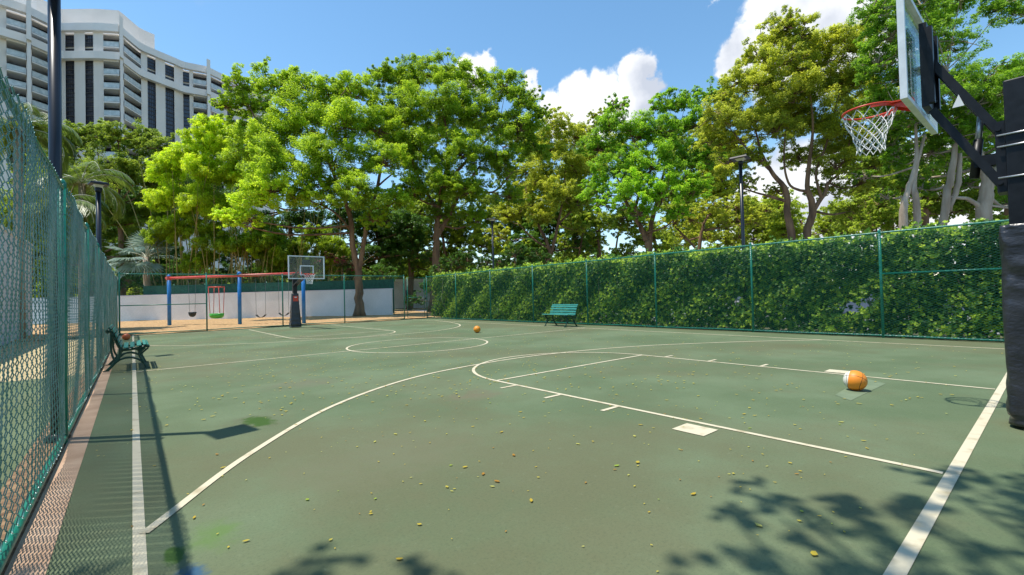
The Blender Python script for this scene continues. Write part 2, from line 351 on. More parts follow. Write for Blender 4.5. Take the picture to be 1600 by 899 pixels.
def ribbon(mb, pts, wd, z=.004, closed=False):
    pts = [np.array(p, float) for p in pts]; m = len(pts); vs = []
    for i, p in enumerate(pts):
        d = (pts[(i+1) % m]-pts[i-1]) if closed else (pts[min(i+1, m-1)]-pts[max(i-1, 0)])
        d = d/np.linalg.norm(d); nrm = np.array((-d[1], d[0]))
        vs += [(*(p+nrm*wd/2), z), (*(p-nrm*wd/2), z)]
    fs = [(2*i, 2*i+1, 2*((i+1) % m)+1, 2*((i+1) % m)) for i in range(m if closed else m-1)]
    mb.add(vs, fs)
def spline(P, k=12):
    P = [np.array(p, float) for p in P]; P = [2*P[0]-P[1]]+P+[2*P[-1]-P[-2]]; o = []
    for i in range(1, len(P)-2):
        for j in range(k):
            t = j/k; a, b, c, d = P[i-1:i+3]
            o.append(.5*((2*b)+(c-a)*t+(2*a-5*b+4*c-d)*t*t+(-a+3*b-3*c+d)*t**3))
    o.append(P[-2]); return o
def circ(cx, cy, r, a0, a1, n=48): return [(cx+r*math.cos(R(a0+(a1-a0)*i/n)), cy+r*math.sin(R(a0+(a1-a0)*i/n))) for i in range(n+1)]
WL, WR, A, FT, LH = -5.93, 6.72, 1.84, 4.87, 10.64
lines = []
def line(pts, wd, z, closed=False):
    m = MB(); ribbon(m, pts, wd, z, closed); lines.append(m)
line([(WL, -9), (WL, YF)], .055, .004)
line([(WR, -1.2), (WR, YF-.2)], .055, .004)
line([(WL+.03, 0), (WR-.03, 0)], .068, .0045)
line([(WL+.03, 2*LH+2.1), (WR-.03, 2*LH+2.1)], .055, .0045)
line([(WL+.03, LH), (WR-.03, LH)], .05, .0045)
line(circ(0, LH, A, 0, 360, 96)[:-1], .05, .0052, True)
for x in (-A, A): line([(x, .043), (x, FT)], .05, .0048); line([(x, 2*LH-FT), (x, 2*LH+2.07)], .05, .0048)
line([(-A+.025, FT), (A-.025, FT)], .05, .0052); line([(-A+.025, 2*LH-FT), (A-.025, 2*LH-FT)], .05, .0052)
line(circ(0, FT, A, 0.1, 179.9), .05, .0056); line(circ(0, 2*LH-FT, A, 180.1, 359.9), .05, .0056)
line(spline([(-5.91, 2.74), (-5.2, 3.83), (-4.12, 5.05), (-2.7, 5.98), (-1.2, 6.38), (.7, 6.43), (3.0, 5.84), (5.2, 4.5), (6.69, 3.2)]), .055, .0060)
line(spline([(-5.9, 18.3), (-5.2, 16.9), (-3.8, 15.6), (-1.7, 14.75), (.5, 14.3), (2.6, 14.5), (4.3, 15.5), (5.5, 17.1), (6.4, 19.6), (6.69, 21.3)]), .055, .0060)
for s in (-1, 1):
    for y in (4.39, 3.53, 2.66):
        line([(s*(A+.03), y), (s*(A+.29), y)], .05, .0052); line([(s*(A+.03), 2*LH-y+.2), (s*(A+.29), 2*LH-y+.2)], .05, .0052)
    m = MB(); m.add([(s*(A+.10), 1.5, .0052), (s*(A+.36), 1.5, .0052), (s*(A+.36), 1.80, .0052), (s*(A+.10), 1.80, .0052)], [(0,1,2,3)]); lines.append(m)
allm = MB()
for m in lines: allm.add(m.v, m.f)
struct(allm.build('court_markings', MT['line']))
MT['faded'] = mat('faded_tape_paint', (.135, .18, .10), (.17, .215, .125), rough=.8, scale=5)
struct(MB().add([(.30,1.22,.003),(.10,1.02,.003),(1.45,.98,.003),(1.72,1.28,.003)], [(0,1,2,3)]).build('faded_court_patch', MT['faded']))
# ------------------------------------------------------------------ chain-link fences
def chain_mesh(p0, p1, z0, z1, seedph, sides=4, r=.0024, pitch=.056, wob=.012):
    p0 = np.array(p0, float); p1 = np.array(p1, float); Ld = np.linalg.norm(p1-p0); d = (p1-p0)/Ld; nrm = np.array((-d[1], d[0]))
    nw = int(Ld/pitch); K = int((z1-z0)/(pitch/2))
    i = np.arange(nw)[:, None]; k = np.arange(K+1)[None, :]
    par = np.where((i+k) % 2 == 0, 1., -1.)
    s = (i+.5)*pitch+par*pitch*.52; s = np.clip(s, 0, Ld)
    z = z0+k*pitch/2+0*s
    z = z+.006*np.sin(s*2.1+seedph)                                     # sag
    off = par*(-.0028)*(1-2*((k//1) % 2))+wob*(np.sin(s*1.9+z*1.3+seedph)+.6*np.sin(s*4.7-z*2.6+seedph*2))
    P = np.stack([p0[0]+d[0]*s+nrm[0]*off, p0[1]+d[1]*s+nrm[1]*off, z], -1)   # nw,K+1,3
    ang = 2*np.pi*np.arange(sides)/sides+.4
    ring = np.stack([d[0]*np.cos(ang)*1.35*r+nrm[0]*np.sin(ang)*r, d[1]*np.cos(ang)*1.35*r+nrm[1]*np.sin(ang)*r, 0*ang], -1)
    V = (P[:, :, None, :]+ring[None, None]).reshape(-1, 3)
    base = (np.arange(nw)[:, None]*(K+1)+np.arange(K)[None, :])*sides
    fs = []
    for q in range(sides):
        q2 = (q+1) % sides; fs.append(np.stack([base+q, base+q2, base+sides+q2, base+sides+q], -1).reshape(-1, 4))
    return V, np.concatenate(fs)
def fence(label, a, b, h, posts, mids, ph, wob=.012, r=.0024, post_r=.03, side=1, po=.045, vm='vinyl', rr=.021):
    t = thing('chain_link_fence', label, 'fence', (a[0], a[1], 0))
    V, F = chain_mesh(a, b, .085, h+.035, ph, wob=wob, r=r)
    fastmesh('wire_mesh', V, F, MT[vm], t, smooth=True)
    a = np.array(a, float); b = np.array(b, float); d = unit(b-a); n = np.array((-d[1], d[0]))*side*po; Ld = np.linalg.norm(b-a)
    P = lambda s, z: (a[0]+d[0]*s+n[0], a[1]+d[1]*s+n[1], z)
    MB().tube([P(s, h-.02+.004*math.sin(s)) for s in np.linspace(0, Ld, 30)], .021, 10).build('top_rail', MT['vinylpost'], t, True)
    MB().tube([P(s, .055+.006*math.sin(s*1.7)) for s in np.linspace(0, Ld, 40)], rr, 10).build('bottom_rail', MT['vinylpost'], t, True)
    for (s0, s1, z) in mids: MB().tube([P(s0, z), P(s1, z)], .02, 10).build('middle_rail', MT['vinylpost'], t, True)
    for s in posts:
        m = MB(); m.tube([P(s, -.03), P(s, h+.02)], post_r, 12); m.lathe([(post_r+.004, -.03), (post_r+.004, .02), (post_r*.6, .05), (.001, .06)], P(s, h+.01), 12)
        for z in (.2, .55, .95, 1.3, 1.7, 2.1):                      # tie wires
            m.lathe([(post_r+.003, 0), (post_r+.005, .004), (post_r+.003, .008)], P(s, z), 12)
        m.build('post', MT['vinylpost'], t, True)
    return t
fence('long green chain-link fence running beside the left sideline and behind the nearer bench', (XL, -4), (XL, YF), 2.37,
      [s+4 for s in (-1.6, 1.9, 5.4, 8.3, 11.0, 14.0, 17.0, 20.0, 23.0)]+[28.5], [], 1.0, wob=.014, r=.0028, side=1, po=.022, vm='vinyl_left', rr=.026)
fence('green chain-link fence standing in front of the long leafy hedge', (XR, -6), (XR, YF), 2.56,
      [6+s for s in (-4, -.9, 2.3, 5.3, 8.5, 11.6, 14.8, 18.0, 21.2)]+[30.5], [(5.2, 8.3, 1.55)], 2.3, wob=.006, r=.0025, side=-1)
fence('green chain-link fence across the far end of the court, before the swings and grey wall', (XL, YF), (6.55, YF), 2.6,
      [.06, 3.1, 6.3, 9.4, 12.95], [(0.06, 3.1, 1.25)], 4.1, wob=.006, side=1)
gate = thing('fence_gate', 'narrow chain-link gate with square frame in the far right court corner', 'gate', (6.7, YF, 0))
V, F = chain_mesh((6.72, YF), (7.86, YF), .1, 2.45, 3., r=.0024); fastmesh('wire_mesh', V, F, MT['vinyl'], gate, smooth=True)
MB().tube([(6.72, YF, .1), (7.86, YF, .1), (7.86, YF, 2.5), (6.72, YF, 2.5)], .022, 10, closed=True).tube([(6.72, YF, 1.3), (7.86, YF, 1.3)], .018, 8).build('gate_frame', MT['vinylpost'], gate, True)
MB().box(7.7, 7.86, YF-.06, YF-.02, 1.18, 1.3).tube([(7.75, YF-.1, 1.14), (7.75, YF-.1, 1.36)], .012, 8).build('latch', MT['steel'], gate, True)

# ------------------------------------------------------------------ lamp posts
def lamp(label, x, y, h, rz, r=.055, side=.5):
    t = thing('lamp_post', label, 'lamp post', (x, y, 0), rz, 'tall black lamp posts around the court')
    m = MB(); m.tube([(0,0,-.05), (0,0,h-.12)], [r, r*.92], 16); m.lathe([(r*1.9, 0), (r*1.9, .03), (r*1.1, .06)], n=20); m.build('pole', MT['poleblack'], t)
    m = MB(); m.lathe([(r*.95, h-.18), (r*1.25, h-.16), (r*1.25, h-.08), (r*.8, h-.05)], n=16); m.build('collar', MT['black'], t)
    s = side/2
    b = MB(); vs = [(x_*s, y_*s, h+.0) for x_, y_ in ((-1,-1),(1,-1),(1,1),(-1,1))]+[(x_*s*.92, y_*s*.92, h+.045) for x_, y_ in ((-1,-1),(1,-1),(1,1),(-1,1))]+[(x_*s*.45, y_*s*.45, h+.075) for x_, y_ in ((-1,-1),(1,-1),(1,1),(-1,1))]
    b.add(vs, [(3,2,1,0),(0,1,5,4),(1,2,6,5),(2,3,7,6),(3,0,4,7),(4,5,9,8),(5,6,10,9),(6,7,11,10),(7,4,8,11),(8,9,10,11)])
    vs = [(x_*s*.55, y_*s*.55, h-.004) for x_, y_ in ((-1,-1),(1,-1),(1,1),(-1,1))]+[(x_*r, y_*r, h-.07) for x_, y_ in ((-1,-1),(1,-1),(1,1),(-1,1))]
    b.build('lamp_head', MT['black'], t)
    MB().add(vs, [(0,1,2,3),(4,5,1,0),(5,6,2,1),(6,7,3,2),(7,4,0,3),(7,6,5,4)]).build('lens', MT['lens'], t)
    return t
lamp('tall black lamp post rising out of the frame behind the near left fence', -6.50, 5.6, 4.5, R(12), .05, .38)
lamp('black lamp post with flat square head beyond the left fence, near the silver fan palm', -6.56, 14.5, 4.22, R(12), .055, .36)
lamp('black lamp post with flat head rising beside the long hedge, below the olive tree', 8.75, 5.83, 5.35, R(8), .055, .5)
lamp('small far black lamp post standing behind the hedge in front of dark shrubs', 9.3, 19.4, 5.45, R(20), .055, .5)
lamp('dark blue-black lamp post cut by the right edge of the frame', 8.15, -.62, 6.2, R(5), .085, .5)

# ------------------------------------------------------------------ basketball hoops
def hoop(label, loc, rz, rim_z, arm, near):
    """local: board faces +y, board plane at y=0.36; pole behind at y=-0.3-arm"""
    t = thing('basketball_hoop', label, 'basketball hoop', loc, rz)
    rz_ = rim_z; bz0 = rz_-.20; bz1 = bz0+1.02; hw = .76; py = -.36-arm; byf = .36
    # backboard
    f = MB(); tk = .04; yb = byf-.05
    for (x0, x1, z0, z1) in ((-hw, hw, bz0, bz0+tk), (-hw, hw, bz1-tk, bz1), (-hw, -hw+tk, bz0+tk, bz1-tk), (hw-tk, hw, bz0+tk, bz1-tk)): f.box(x0, x1, yb, byf, z0, z1)
    board = MB().box(-hw+tk, hw-tk, byf-.018, byf-.008, bz0+tk, bz1-tk).build('backboard', MT['glass'], t)
    f.build('frame', MT['alu'] if near else MT['white'], board)
    q = MB(); bx, b0, b1, lw = .29, rz_-.04, rz_+.40, .045
    for (x0, x1, z0, z1) in ((-bx, bx, b0, b0+lw), (-bx, bx, b1-lw, b1), (-bx, -bx+lw, b0+lw, b1-lw), (bx-lw, bx, b0+lw, b1-lw)): q.box(x0, x1, byf-.007, byf-.004, z0, z1)
    q.build('target_square', MT['white'], board)
    # back plate and H frame
    p = MB(); p.box(-.15, .15, yb-.06, yb-.005, rz_-.14, rz_+.66)
    p.box(-.17, -.11, yb-.10, yb-.06, rz_-.12, rz_+.6); p.box(.11, .17, yb-.10, yb-.06, rz_-.12, rz_+.6)
    for z in (rz_-.05, rz_+.25, rz_+.55):
        for x in (-.08, .08): p.tube([(x, yb-.085, z), (x, yb-.055, z)], .012, 8)
    p.build('mounting_plate', MT['black'], t)
    # rim and bracket
    cy = byf+.15+.2286
    rm = MB(); rm.tube([(.2286*math.cos(a), cy+.2286*math.sin(a), rz_) for a in np.linspace(0, 2*math.pi, 49)[:-1]], .0095, 8, closed=True)
    band = [( .234*math.cos(a), cy+.234*math.sin(a)) for a in np.linspace(R(195), R(345), 20)]
    for i in range(19):
        a, b = band[i], band[i+1]; rm.add([(a[0],a[1],rz_-.035),(b[0],b[1],rz_-.035),(b[0],b[1],rz_-.004),(a[0],a[1],rz_-.004)], [(0,1,2,3)])
        a2, b2 = (a[0]*.97, cy+(a[1]-cy)*.97), (b[0]*.97, cy+(b[1]-cy)*.97); rm.add([(a2[0],a2[1],rz_-.035),(b2[0],b2[1],rz_-.035),(b2[0],b2[1],rz_-.004),(a2[0],a2[1],rz_-.004)], [(3,2,1,0)])
    for k in range(12):
        a = 2*math.pi*(k+.5)/12; cxx, cyy = .2286*math.cos(a), cy+.2286*math.sin(a)
        rm.tube([(cxx-.008, cyy, rz_-.008), (cxx, cyy, rz_-.022), (cxx+.008, cyy, rz_-.008)], .0025, 5)
    rm.build('rim', MT['rim'], t)
    bk = MB(); bk.box(-.085, .085, byf+.002, byf+.014, rz_-.11, rz_+.045)
    bk.add([(-.085,byf+.014,rz_+.002),(.085,byf+.014,rz_+.002),(.13,cy-.19,rz_+.002),(-.13,cy-.19,rz_+.002),(-.085,byf+.014,rz_-.010),(.085,byf+.014,rz_-.010),(.13,cy-.19,rz_-.010),(-.13,cy-.19,rz_-.010)],
           [(0,1,2,3),(7,6,5,4),(0,4,5,1),(1,5,6,2),(2,6,7,3),(3,7,4,0)])
    for x in (-.085, .078): bk.prism([(byf+.014, rz_-.012), (byf+.014, rz_-.11), (cy-.2, rz_-.03), (cy-.2, rz_-.012)], x, x+.007, 'x')
    bk.build('rim_bracket', MT['rim'], t)
    # net
    nb = MB(); lv = [(0, .226), (-.085, .205), (-.155, .175), (-.215, .15), (-.27, .132), (-.32, .122), (-.37, .118), (-.42, .12)]
    r_ = np.random.default_rng(5)
    nodes = [[np.array((rr*math.cos(2*math.pi*(k+.5*(i % 2)+.5)/12)+r_.normal(0, .004)*(i > 0), cy+rr*math.sin(2*math.pi*(k+.5*(i % 2)+.5)/12)+r_.normal(0, .004)*(i > 0), rz_+dz-.015+r_.normal(0, .004)*(i > 0))) for k in range(12)] for i, (dz, rr) in enumerate(lv)]
    for i in range(len(lv)-1):
        for k in range(12):
            a = nodes[i][k]
            for kk in ((k, k-1) if i % 2 == 0 else (k, k+1)):
                b = nodes[i+1][kk % 12]; mid = (a+b)/2+r_.normal(0, .002, 3); nb.tube([a, mid, b], .0042 if near else .006, 5, caps=False)
        if i:
            for k in range(12): nb.tube([nodes[i][k]-np.array((0,0,.010)), nodes[i][k]+np.array((0,0,.010))], .0068, 6)
    nb.build('net', MT['net'], t)
    # arms
    if near:
        ax = (-.075, .075); y1 = -.18
        ar = MB()
        for x in ax: ar.obox((x, yb-.07, rz_+.30), (x, y1, 2.59), .05, .062)
        ar.build('upper_arm', MT['black'], t)
        ar = MB()
        for x in ax: ar.obox((x, yb-.07, rz_-.17), (x, y1, 2.12), .05, .062)
        ar.build('lower_arm', MT['black'], t)
        b = MB(); b.box(-.11, .11, y1-.045, y1+.02, 2.04, 2.66); b.tube([(-.14, y1, 2.12), (.14, y1, 2.12)], .018, 10); b.tube([(-.14, y1, 2.59), (.14, y1, 2.59)], .018, 10); b.build('pole_bracket', MT['black'], t)
        MB().tube([(0, -.075, 2.80), (0, -.045, 2.52)], .024, 12).build('adjuster_rod', MT['steel'], t)
        b = MB(); b.tube([(0, -.05, 2.56), (0, -.012, 2.21)], .034, 12); b.box(-.05, .05, y1, -.02, 2.30, 2.40); b.build('adjuster_sleeve', MT['black'], t)
        MB().prism([(.10, 2.87), (.02, 2.87), (.055, 2.98)], -.125, -.115, 'x').build('height_tag', MT['white'], t)
        pm = MB(); pm.box(-.13, .13, py-.17, py+.14, 1.70, 3.0); pm.build('pole', MT['black'], t, bevel=.012)
        for z in (2.53, 2.43, 2.16):
            for x in (-.14, .14): MB().tube([(x, py+.19, z), (x, py-.2, z)], .008, 8).build('clamp_bolt', MT['steel'], t)
    else:
        ar = MB()
        for x in (-.07, .07): ar.obox((x, yb-.07, rz_+.45), (x, py+.08, rz_+.05), .05, .06)
        ar.build('upper_arm', MT['black'], t); ar = MB()
        for x in (-.07, .07): ar.obox((x, yb-.07, rz_-.0), (x, py+.08, rz_-.42), .05, .06)
        ar.build('lower_arm', MT['black'], t)
        b = MB().box(-.09, .09, py-.09, py+.09, 1.5, rz_+.15); b.build('pole', MT['black'], t, bevel=.01)
        b = MB().box(-.11, .11, py+.15, py+.16, 1.25, 1.5); b.build('red_pad_badge', MT['rim'], t)
        MB().box(-.05, .06, py+.16, py+.167, 1.42, 1.46).build('white_pad_badge', MT['white'], t)
    # padding
    bx_, z1 = (.19, 1.745) if near else (.24, 1.62)
    nzz = 60; nn = 48; vs = []; r2 = np.random.default_rng(11)
    phs = r2.uniform(0, 6.28, 8)
    for i in range(nzz+1):
        z = .03+(z1-.03)*i/nzz
        tp = 1 if near else 1-.42*(i/nzz)
        for k in range(nn):
            a = 2*math.pi*k/nn; c, s = math.cos(a), math.sin(a); e = .35
            qx = math.copysign(abs(c)**e, c)*bx_*tp; qy = math.copysign(abs(s)**e, s)*(.20 if near else .22)*tp
            fold = 1.9*(.004*math.sin(z*14+a*2.3+phs[0]+2.2*math.sin(z*4+a*2))+.003*math.sin(z*27-a*3+phs[1]+2.5*math.sin(a*3+z*3)))*(.5+.5*math.sin(z*3.1+a+phs[3]))+.004*math.sin(z*5+a*3+phs[2])
            low = math.exp(-((z-.16)/.10)**2)*.012-(.02 if .07 < z < .10 else 0)
            g = 1+(fold+low)/.2
            vs.append((qx*g, py+.0+qy*g, z))
    fs = [(i*nn+k, i*nn+(k+1) % nn, (i+1)*nn+(k+1) % nn, (i+1)*nn+k) for i in range(nzz) for k in range(nn)]
    m = MB().add(vs, fs, True); m.f.append(tuple(range(nzz*nn, nzz*nn+nn))); m.sm.append(False); m.f.append(tuple(range(nn))[::-1]); m.sm.append(False)
    pad = m.build('post_padding', MT['pad'], t)
    if near:
        sm = MB(); sm.tube([(-bx_-.006, py+.03, .06), (-bx_-.009, py+.03, .6), (-bx_-.006, py+.03, 1.2), (-bx_-.008, py+.03, z1-.01)], .004, 6); sm.build('seam', MT['rubber'], pad)
        for zz in (.45, .95, 1.45):
            b_ = MB(); b_.box(-bx_-.012, -bx_+.004, py-.12, py-.02, zz-.02, zz+.02); b_.build('strap', MT['rubber'], pad, bevel=.004)
    return t
hoop('near basketball hoop with glass board, red rim and white net on padded black post', (0, 0, 0), 0, 3.08, 0, True)
hoop('far basketball hoop on tapered padded post in front of the far fence', (0, 21.16, 0), math.pi, 2.42, 1.3, False)

# ------------------------------------------------------------------ benches
def bench_proto():
    t = thing('park_bench', 'green slatted bench with curved iron sides', 'bench', (0,0,0), 0, 'green slatted benches beside the court')
    Lb = 1.5
    # profile (x forward, z up): seat front at x=.28, back at x=-.22
    seat = [(.30, .43), (.27, .455), (.20, .45), (.10, .43), (0, .415), (-.10, .415)]
    back = [(-.14, .44), (-.17, .52), (-.20, .62), (-.235, .72), (-.27, .80)]
    def side(y):
        m = MB(); P = lambda pts: [(x, y, z) for x, z in pts]
        def bar(pts, r=.02): 
            pts = spline([np.array(p) for p in pts], 6); m.tube(P([(p[0], p[1]) for p in pts]), r, 8)
        bar([(.31, .42), (.26, .435), (.12, .405), (-.05, .39), (-.13, .42), (-.19, .56), (-.25, .72), (-.31, .79)], .024)
        bar([(-.31, .79), (-.33, .76), (-.30, .73)], .020)
        bar([(.24, .41), (.15, .30), (.20, .17), (.27, .0)], .022)          # front leg
        bar([(.29, .40), (.20, .31), (.17, .26)], .016)
        bar([(-.13, .42), (-.15, .26), (-.24, .12), (-.34, .0)], .026)      # rear leg
        bar([(-.26, .74), (-.27, .5), (-.25, .3), (-.20, .17)], .018)       # strut behind back
        bar([(.21, .12), (.12, .20), (0, .235), (-.13, .21), (-.24, .12)], .018)
        bar([(.16, .27), (.08, .32), (0, .335), (-.08, .31), (-.16, .24)], .016)
        m.box(.22, .32, y-.03, y+.03, 0, .02); m.box(-.39, -.29, y-.03, y+.03, 0, .02)
        return m
    for y in (-Lb/2+.16, Lb/2-.16): side(y).build('side_frame', MT['iron'], t)
    m = MB()
    for (x, z), (x2, z2) in zip(seat, seat[1:]):
        cx, cz = (x+x2)/2, (z+z2)/2+.028; d = unit(np.array((x2-x, 0, z2-z))); Ls = math.hypot(x2-x, z2-z)*.72
        m.obox((cx, -Lb/2, cz), (cx, Lb/2, cz), Ls, .02, (-d[2], 0, d[0]) if True else (0,0,1))
    m.build('seat', MT['slat'], t, bevel=.004)
    m = MB()
    for (x, z), (x2, z2) in zip(back, back[1:]):
        cx, cz = (x+x2)/2+.03, (z+z2)/2+.01; d = unit(np.array((x2-x, 0, z2-z))); n_ = (d[2], 0, -d[0])
        m.obox((cx, -Lb/2, cz), (cx, Lb/2, cz), .068, .02, n_)
    m.obox((-.27, -Lb/2, .835), (-.27, Lb/2, .835), .05, .02, (.9, 0, .3))
    m.build('backrest', MT['slat'], t, bevel=.004)
    return t
b1 = bench_proto(); b1.location = (-6.0, 11.75, 0); b1['label'] = 'green bench seen end-on against the left fence'
b2 = copy_tree(b1); b2.location = (6.98, 12.15, 0); b2.rotation_euler = (0, 0, math.pi+R(-4)); b2['label'] = 'green bench seen from the front against the hedge fence'

# ------------------------------------------------------------------ basketballs
def ballmat(name, col1, white):
    m, n, l, p = newmat(name); tcn = n.new('ShaderNodeTexCoord'); sx = n.new('ShaderNodeSeparateXYZ'); l.new(tcn.outputs['Object'], sx.inputs[0])
    def mth(op, a, b=None):
        q = n.new('ShaderNodeMath'); q.operation = op
        for i, v in enumerate((a, b)):
            if v is None: continue
            if isinstance(v, (int, float)): q.inputs[i].default_value = v
            else: l.new(v, q.inputs[i])
        return q.outputs[0]
    x, y, z = sx.outputs
    ax = mth('ABSOLUTE', x); az = mth('ABSOLUTE', z)
    cv = mth('ABSOLUTE', mth('SUBTRACT', mth('ABSOLUTE', y), mth('ADD', .055, mth('MULTIPLY', mth('MULTIPLY', x, x), 2.6))))
    seam = mth('LESS_THAN', mth('MINIMUM', mth('MINIMUM', ax, az), cv), .0026)
    mx = n.new('ShaderNodeMix'); mx.data_type = 'RGBA'; mx.inputs['A'].default_value = (*col1, 1); mx.inputs['B'].default_value = (.75, .72, .62, 1)
    if white: l.new(mth('GREATER_THAN', y, .055), mx.inputs['Factor'])
    else: mx.inputs['Factor'].default_value = 0
    m2_ = n.new('ShaderNodeMix'); m2_.data_type = 'RGBA'; l.new(seam, m2_.inputs['Factor']); l.new(mx.outputs['Result'], m2_.inputs['A']); m2_.inputs['B'].default_value = (.02, .012, .01, 1)
    l.new(m2_.outputs['Result'], p.inputs['Base Color']); p.inputs['Roughness'].default_value = .5
    vz = n.new('ShaderNodeTexVoronoi'); vz.inputs['Scale'].default_value = 260; l.new(tcn.outputs['Object'], vz.inputs[0])
    bm = n.new('ShaderNodeBump'); bm.inputs['Strength'].default_value = .3; bm.inputs['Distance'].default_value = .001; l.new(vz.outputs['Distance'], bm.inputs['Height']); l.new(bm.outputs[0], p.inputs['Normal'])
    return m
def ball(label, x, y, m, rot):
    n_, k_ = 24, 40; prof = [(.12*math.sin(math.pi*i/n_)+1e-5, -.12*math.cos(math.pi*i/n_)) for i in range(n_+1)]
    o = MB().lathe(prof, n=k_).build('basketball', m); o.location = (x, y, .12); o.rotation_euler = rot
    return tag(o, label, 'basketball', 'basketballs lying on the court')
ball('orange and white basketball lying inside the near key', .74, 1.13, ballmat('orange_white_ball', (.85, .27, .02), True), (R(8), R(38), R(10)))
ball('plain orange basketball lying on the court beyond the centre circle', 3.2, 12.45, ballmat('orange_ball', (.85, .30, .02), False), (R(60), R(10), R(10)))
ball('dull red-brown basketball lying in the far left court corner', -6.12, 21.2, ballmat('brown_ball', (.55, .12, .04), False), (R(0), R(40), R(50)))

# ------------------------------------------------------------------ far wall and swings
W0, W1 = gpt(30, 37.3), gpt(612, 35.6)
wd_ = unit((W1-W0)[:2]); WRZ = math.atan2(wd_[1], wd_[0]); WLEN = np.linalg.norm((W1-W0)[:2])
wt = thing('boundary_wall', 'low pale grey painted block wall behind the swings', 'wall', tuple(W0), WRZ)
MB().box(0, WLEN, 0, .22, -.1, 2.0).build('wall_face', MT['wallw'], wt)
MB().box(-.04, WLEN+.04, -.03, .25, 2.0, 2.07).build('coping', MT['wallp'], wt)
st = thing('windscreen_fence', 'dark green mesh windscreen fence standing just behind the grey wall', 'fence', tuple(W0+np.array([0,0,0.])), WRZ)
MB().box(WLEN*.33, WLEN+.0, .45, .47, .1, 2.8).build('screen_cloth', MT['screen'], st)
for s in np.linspace(WLEN*.33, WLEN, 9): MB().tube([(s, .5, 0), (s, .5, 2.9)], .03, 8).build('post', MT['vinylpost'], st)
# white building glimpsed through the opening right of the wall
def simple_house(label, P, rz, wx, dy, h):
    t = thing('white_building', label, 'building', tuple(P), rz)
    MB().box(-wx/2, wx/2, 0, dy, 0, h).build('wall', MT['wallp'], t)
    MB().box(-wx/2-.3, wx/2+.3, -.3, dy+.3, h, h+.3).build('roof', MT['band'], t)
    for k in range(int(wx//3)): 
        w_ = MB().box(-wx/2+1+k*3, -wx/2+2.3+k*3, -.04, -.01, 1, 2.3).build('window', MT['tglass'], t)
    return t
simple_house('white building glimpsed through the gap right of the grey wall', gpt(640, 58), -YAW+R(8), 9, 6, 3.4)
simple_house('pale low building glimpsed above the hedge between tree trunks', gpt(1085, 62), -YAW+R(-5), 12, 6, 6.0)
# swing set
PS = [gpt(264, 27.4), gpt(374, 26.4), gpt(474, 25.4)]
sd_ = unit((PS[2]-PS[0])[:2]); SRZ = math.atan2(sd_[1], sd_[0])
BZ = 2.83
sw = thing('swing_set', 'swing frame with red top beam on three blue posts', 'swing set', tuple(PS[0]), 0)
MB().tube([PS[0]+np.array([-sd_[0]*.2, -sd_[1]*.2, BZ]), PS[2]+np.array([sd_[0]*.2, sd_[1]*.2, BZ-.03])], .075, 16).build('top_beam', MT['redpaint'], sw, True)
for p in PS:
    m = MB().tube([p+np.array([0,0,-.05]), p+np.array([0,0,BZ+.1])], .10, 16); m.lathe([(.105, BZ+.08), (.10, BZ+.16), (.05, BZ+.21), (.001, BZ+.22)], tuple(p), 16); po = m.build('post', MT['bluepaint'], sw, True)
    m = MB().lathe([(.12, BZ-.12), (.12, BZ+.11)], tuple(p), 16); m.build('beam_clamp', MT['redpaint'] if p is not PS[1] else MT['bluepaint'], po).location = tuple(-np.array(sw.location))
tot = np.linalg.norm((PS[2]-PS[0])[:2])
def beam_at(u):
    t_ = (u-264)/210.; dA, dB = 27.4, 25.4                      # perspective-correct enough over this short span
    s = t_*dA/(dB+(dA-dB)*t_) if True else t_
    return PS[0]*(1-s)+PS[2]*s
def swing(label, u, kind, width, seat_z):
    c = beam_at(u); t = thing('swing', label, 'swing', (c[0], c[1], BZ-.08), SRZ, 'swings hanging from the red beam')
    zt = 0; zs = seat_z-(BZ-.08)
    if kind == 'belt':
        pts = [(-width/2+width*i/10, 0, zs+.16*(abs(i-5)/5)**2.2) for i in range(11)]
        m = MB()
        for a, b in zip(pts, pts[1:]): m.obox(a, b, .15, .012)
        m.build('seat', MT['rubber'], t)
        for s in (-1, 1): MB().tube([(s*width/2, 0, zs+.15), (s*(width/2+.02), 0, zt)], .009, 6).build('chain', MT['chain'], t)
    elif kind == 'bucket':
        m = MB(); m.lathe([(.02, zs-.02), (.10, zs), (.17, zs+.08), (.20, zs+.2), (.21, zs+.27), (.195, zs+.27), (.185, zs+.2), (.15, zs+.09)], n=16); m.build('seat', MT['rubber'], t)
        for s in (-1, 1): MB().tube([(s*.19, 0, zs+.26), (s*(width/2+.02), 0, zt)], .009, 6).build('chain', MT['chain'], t)
    else:
        m = MB(); m.lathe([(.02, zs), (.26, zs+.02), (.36, zs+.12), (.38, zs+.30), (.355, zs+.30), (.33, zs+.14), (.2, zs+.06), (.01, zs+.05)], n=20); m.build('seat', MT['greenplastic'], t)
        m = MB()
        for i in range(8):
            a = 2*math.pi*i/8; m.tube([(.18*math.cos(a), .18*math.sin(a), zs+.07), (.33*math.cos(a), .33*math.sin(a), zs+.2)], .02, 6)
        m.build('seat_ribs', MT['white'], t)
        zb = -.55
        m = MB(); m.tube([(-.36, -.2, zb), (.36, -.2, zb), (.36, .2, zb), (-.36, .2, zb)], .028, 8, closed=True)
        for sx in (-1, 1):
            for sy in (-1, 1): m.tube([(sx*.36, sy*.2, zb), (sx*.34, sy*.12, zs+.28)], .018, 6)
        m.build('hanger_frame', MT['redpaint'], t)
        for sx in (-1, 1): MB().tube([(sx*.34, 0, zb), (sx*.40, 0, zt)], .010, 6).build('chain', MT['chain'], t)
    return t
swing('black bucket swing hanging in the left bay of the swing set', 300, 'bucket', .5, .50)
swing('round green swing seat hung from a red frame', 338, 'saucer', .8, .36)
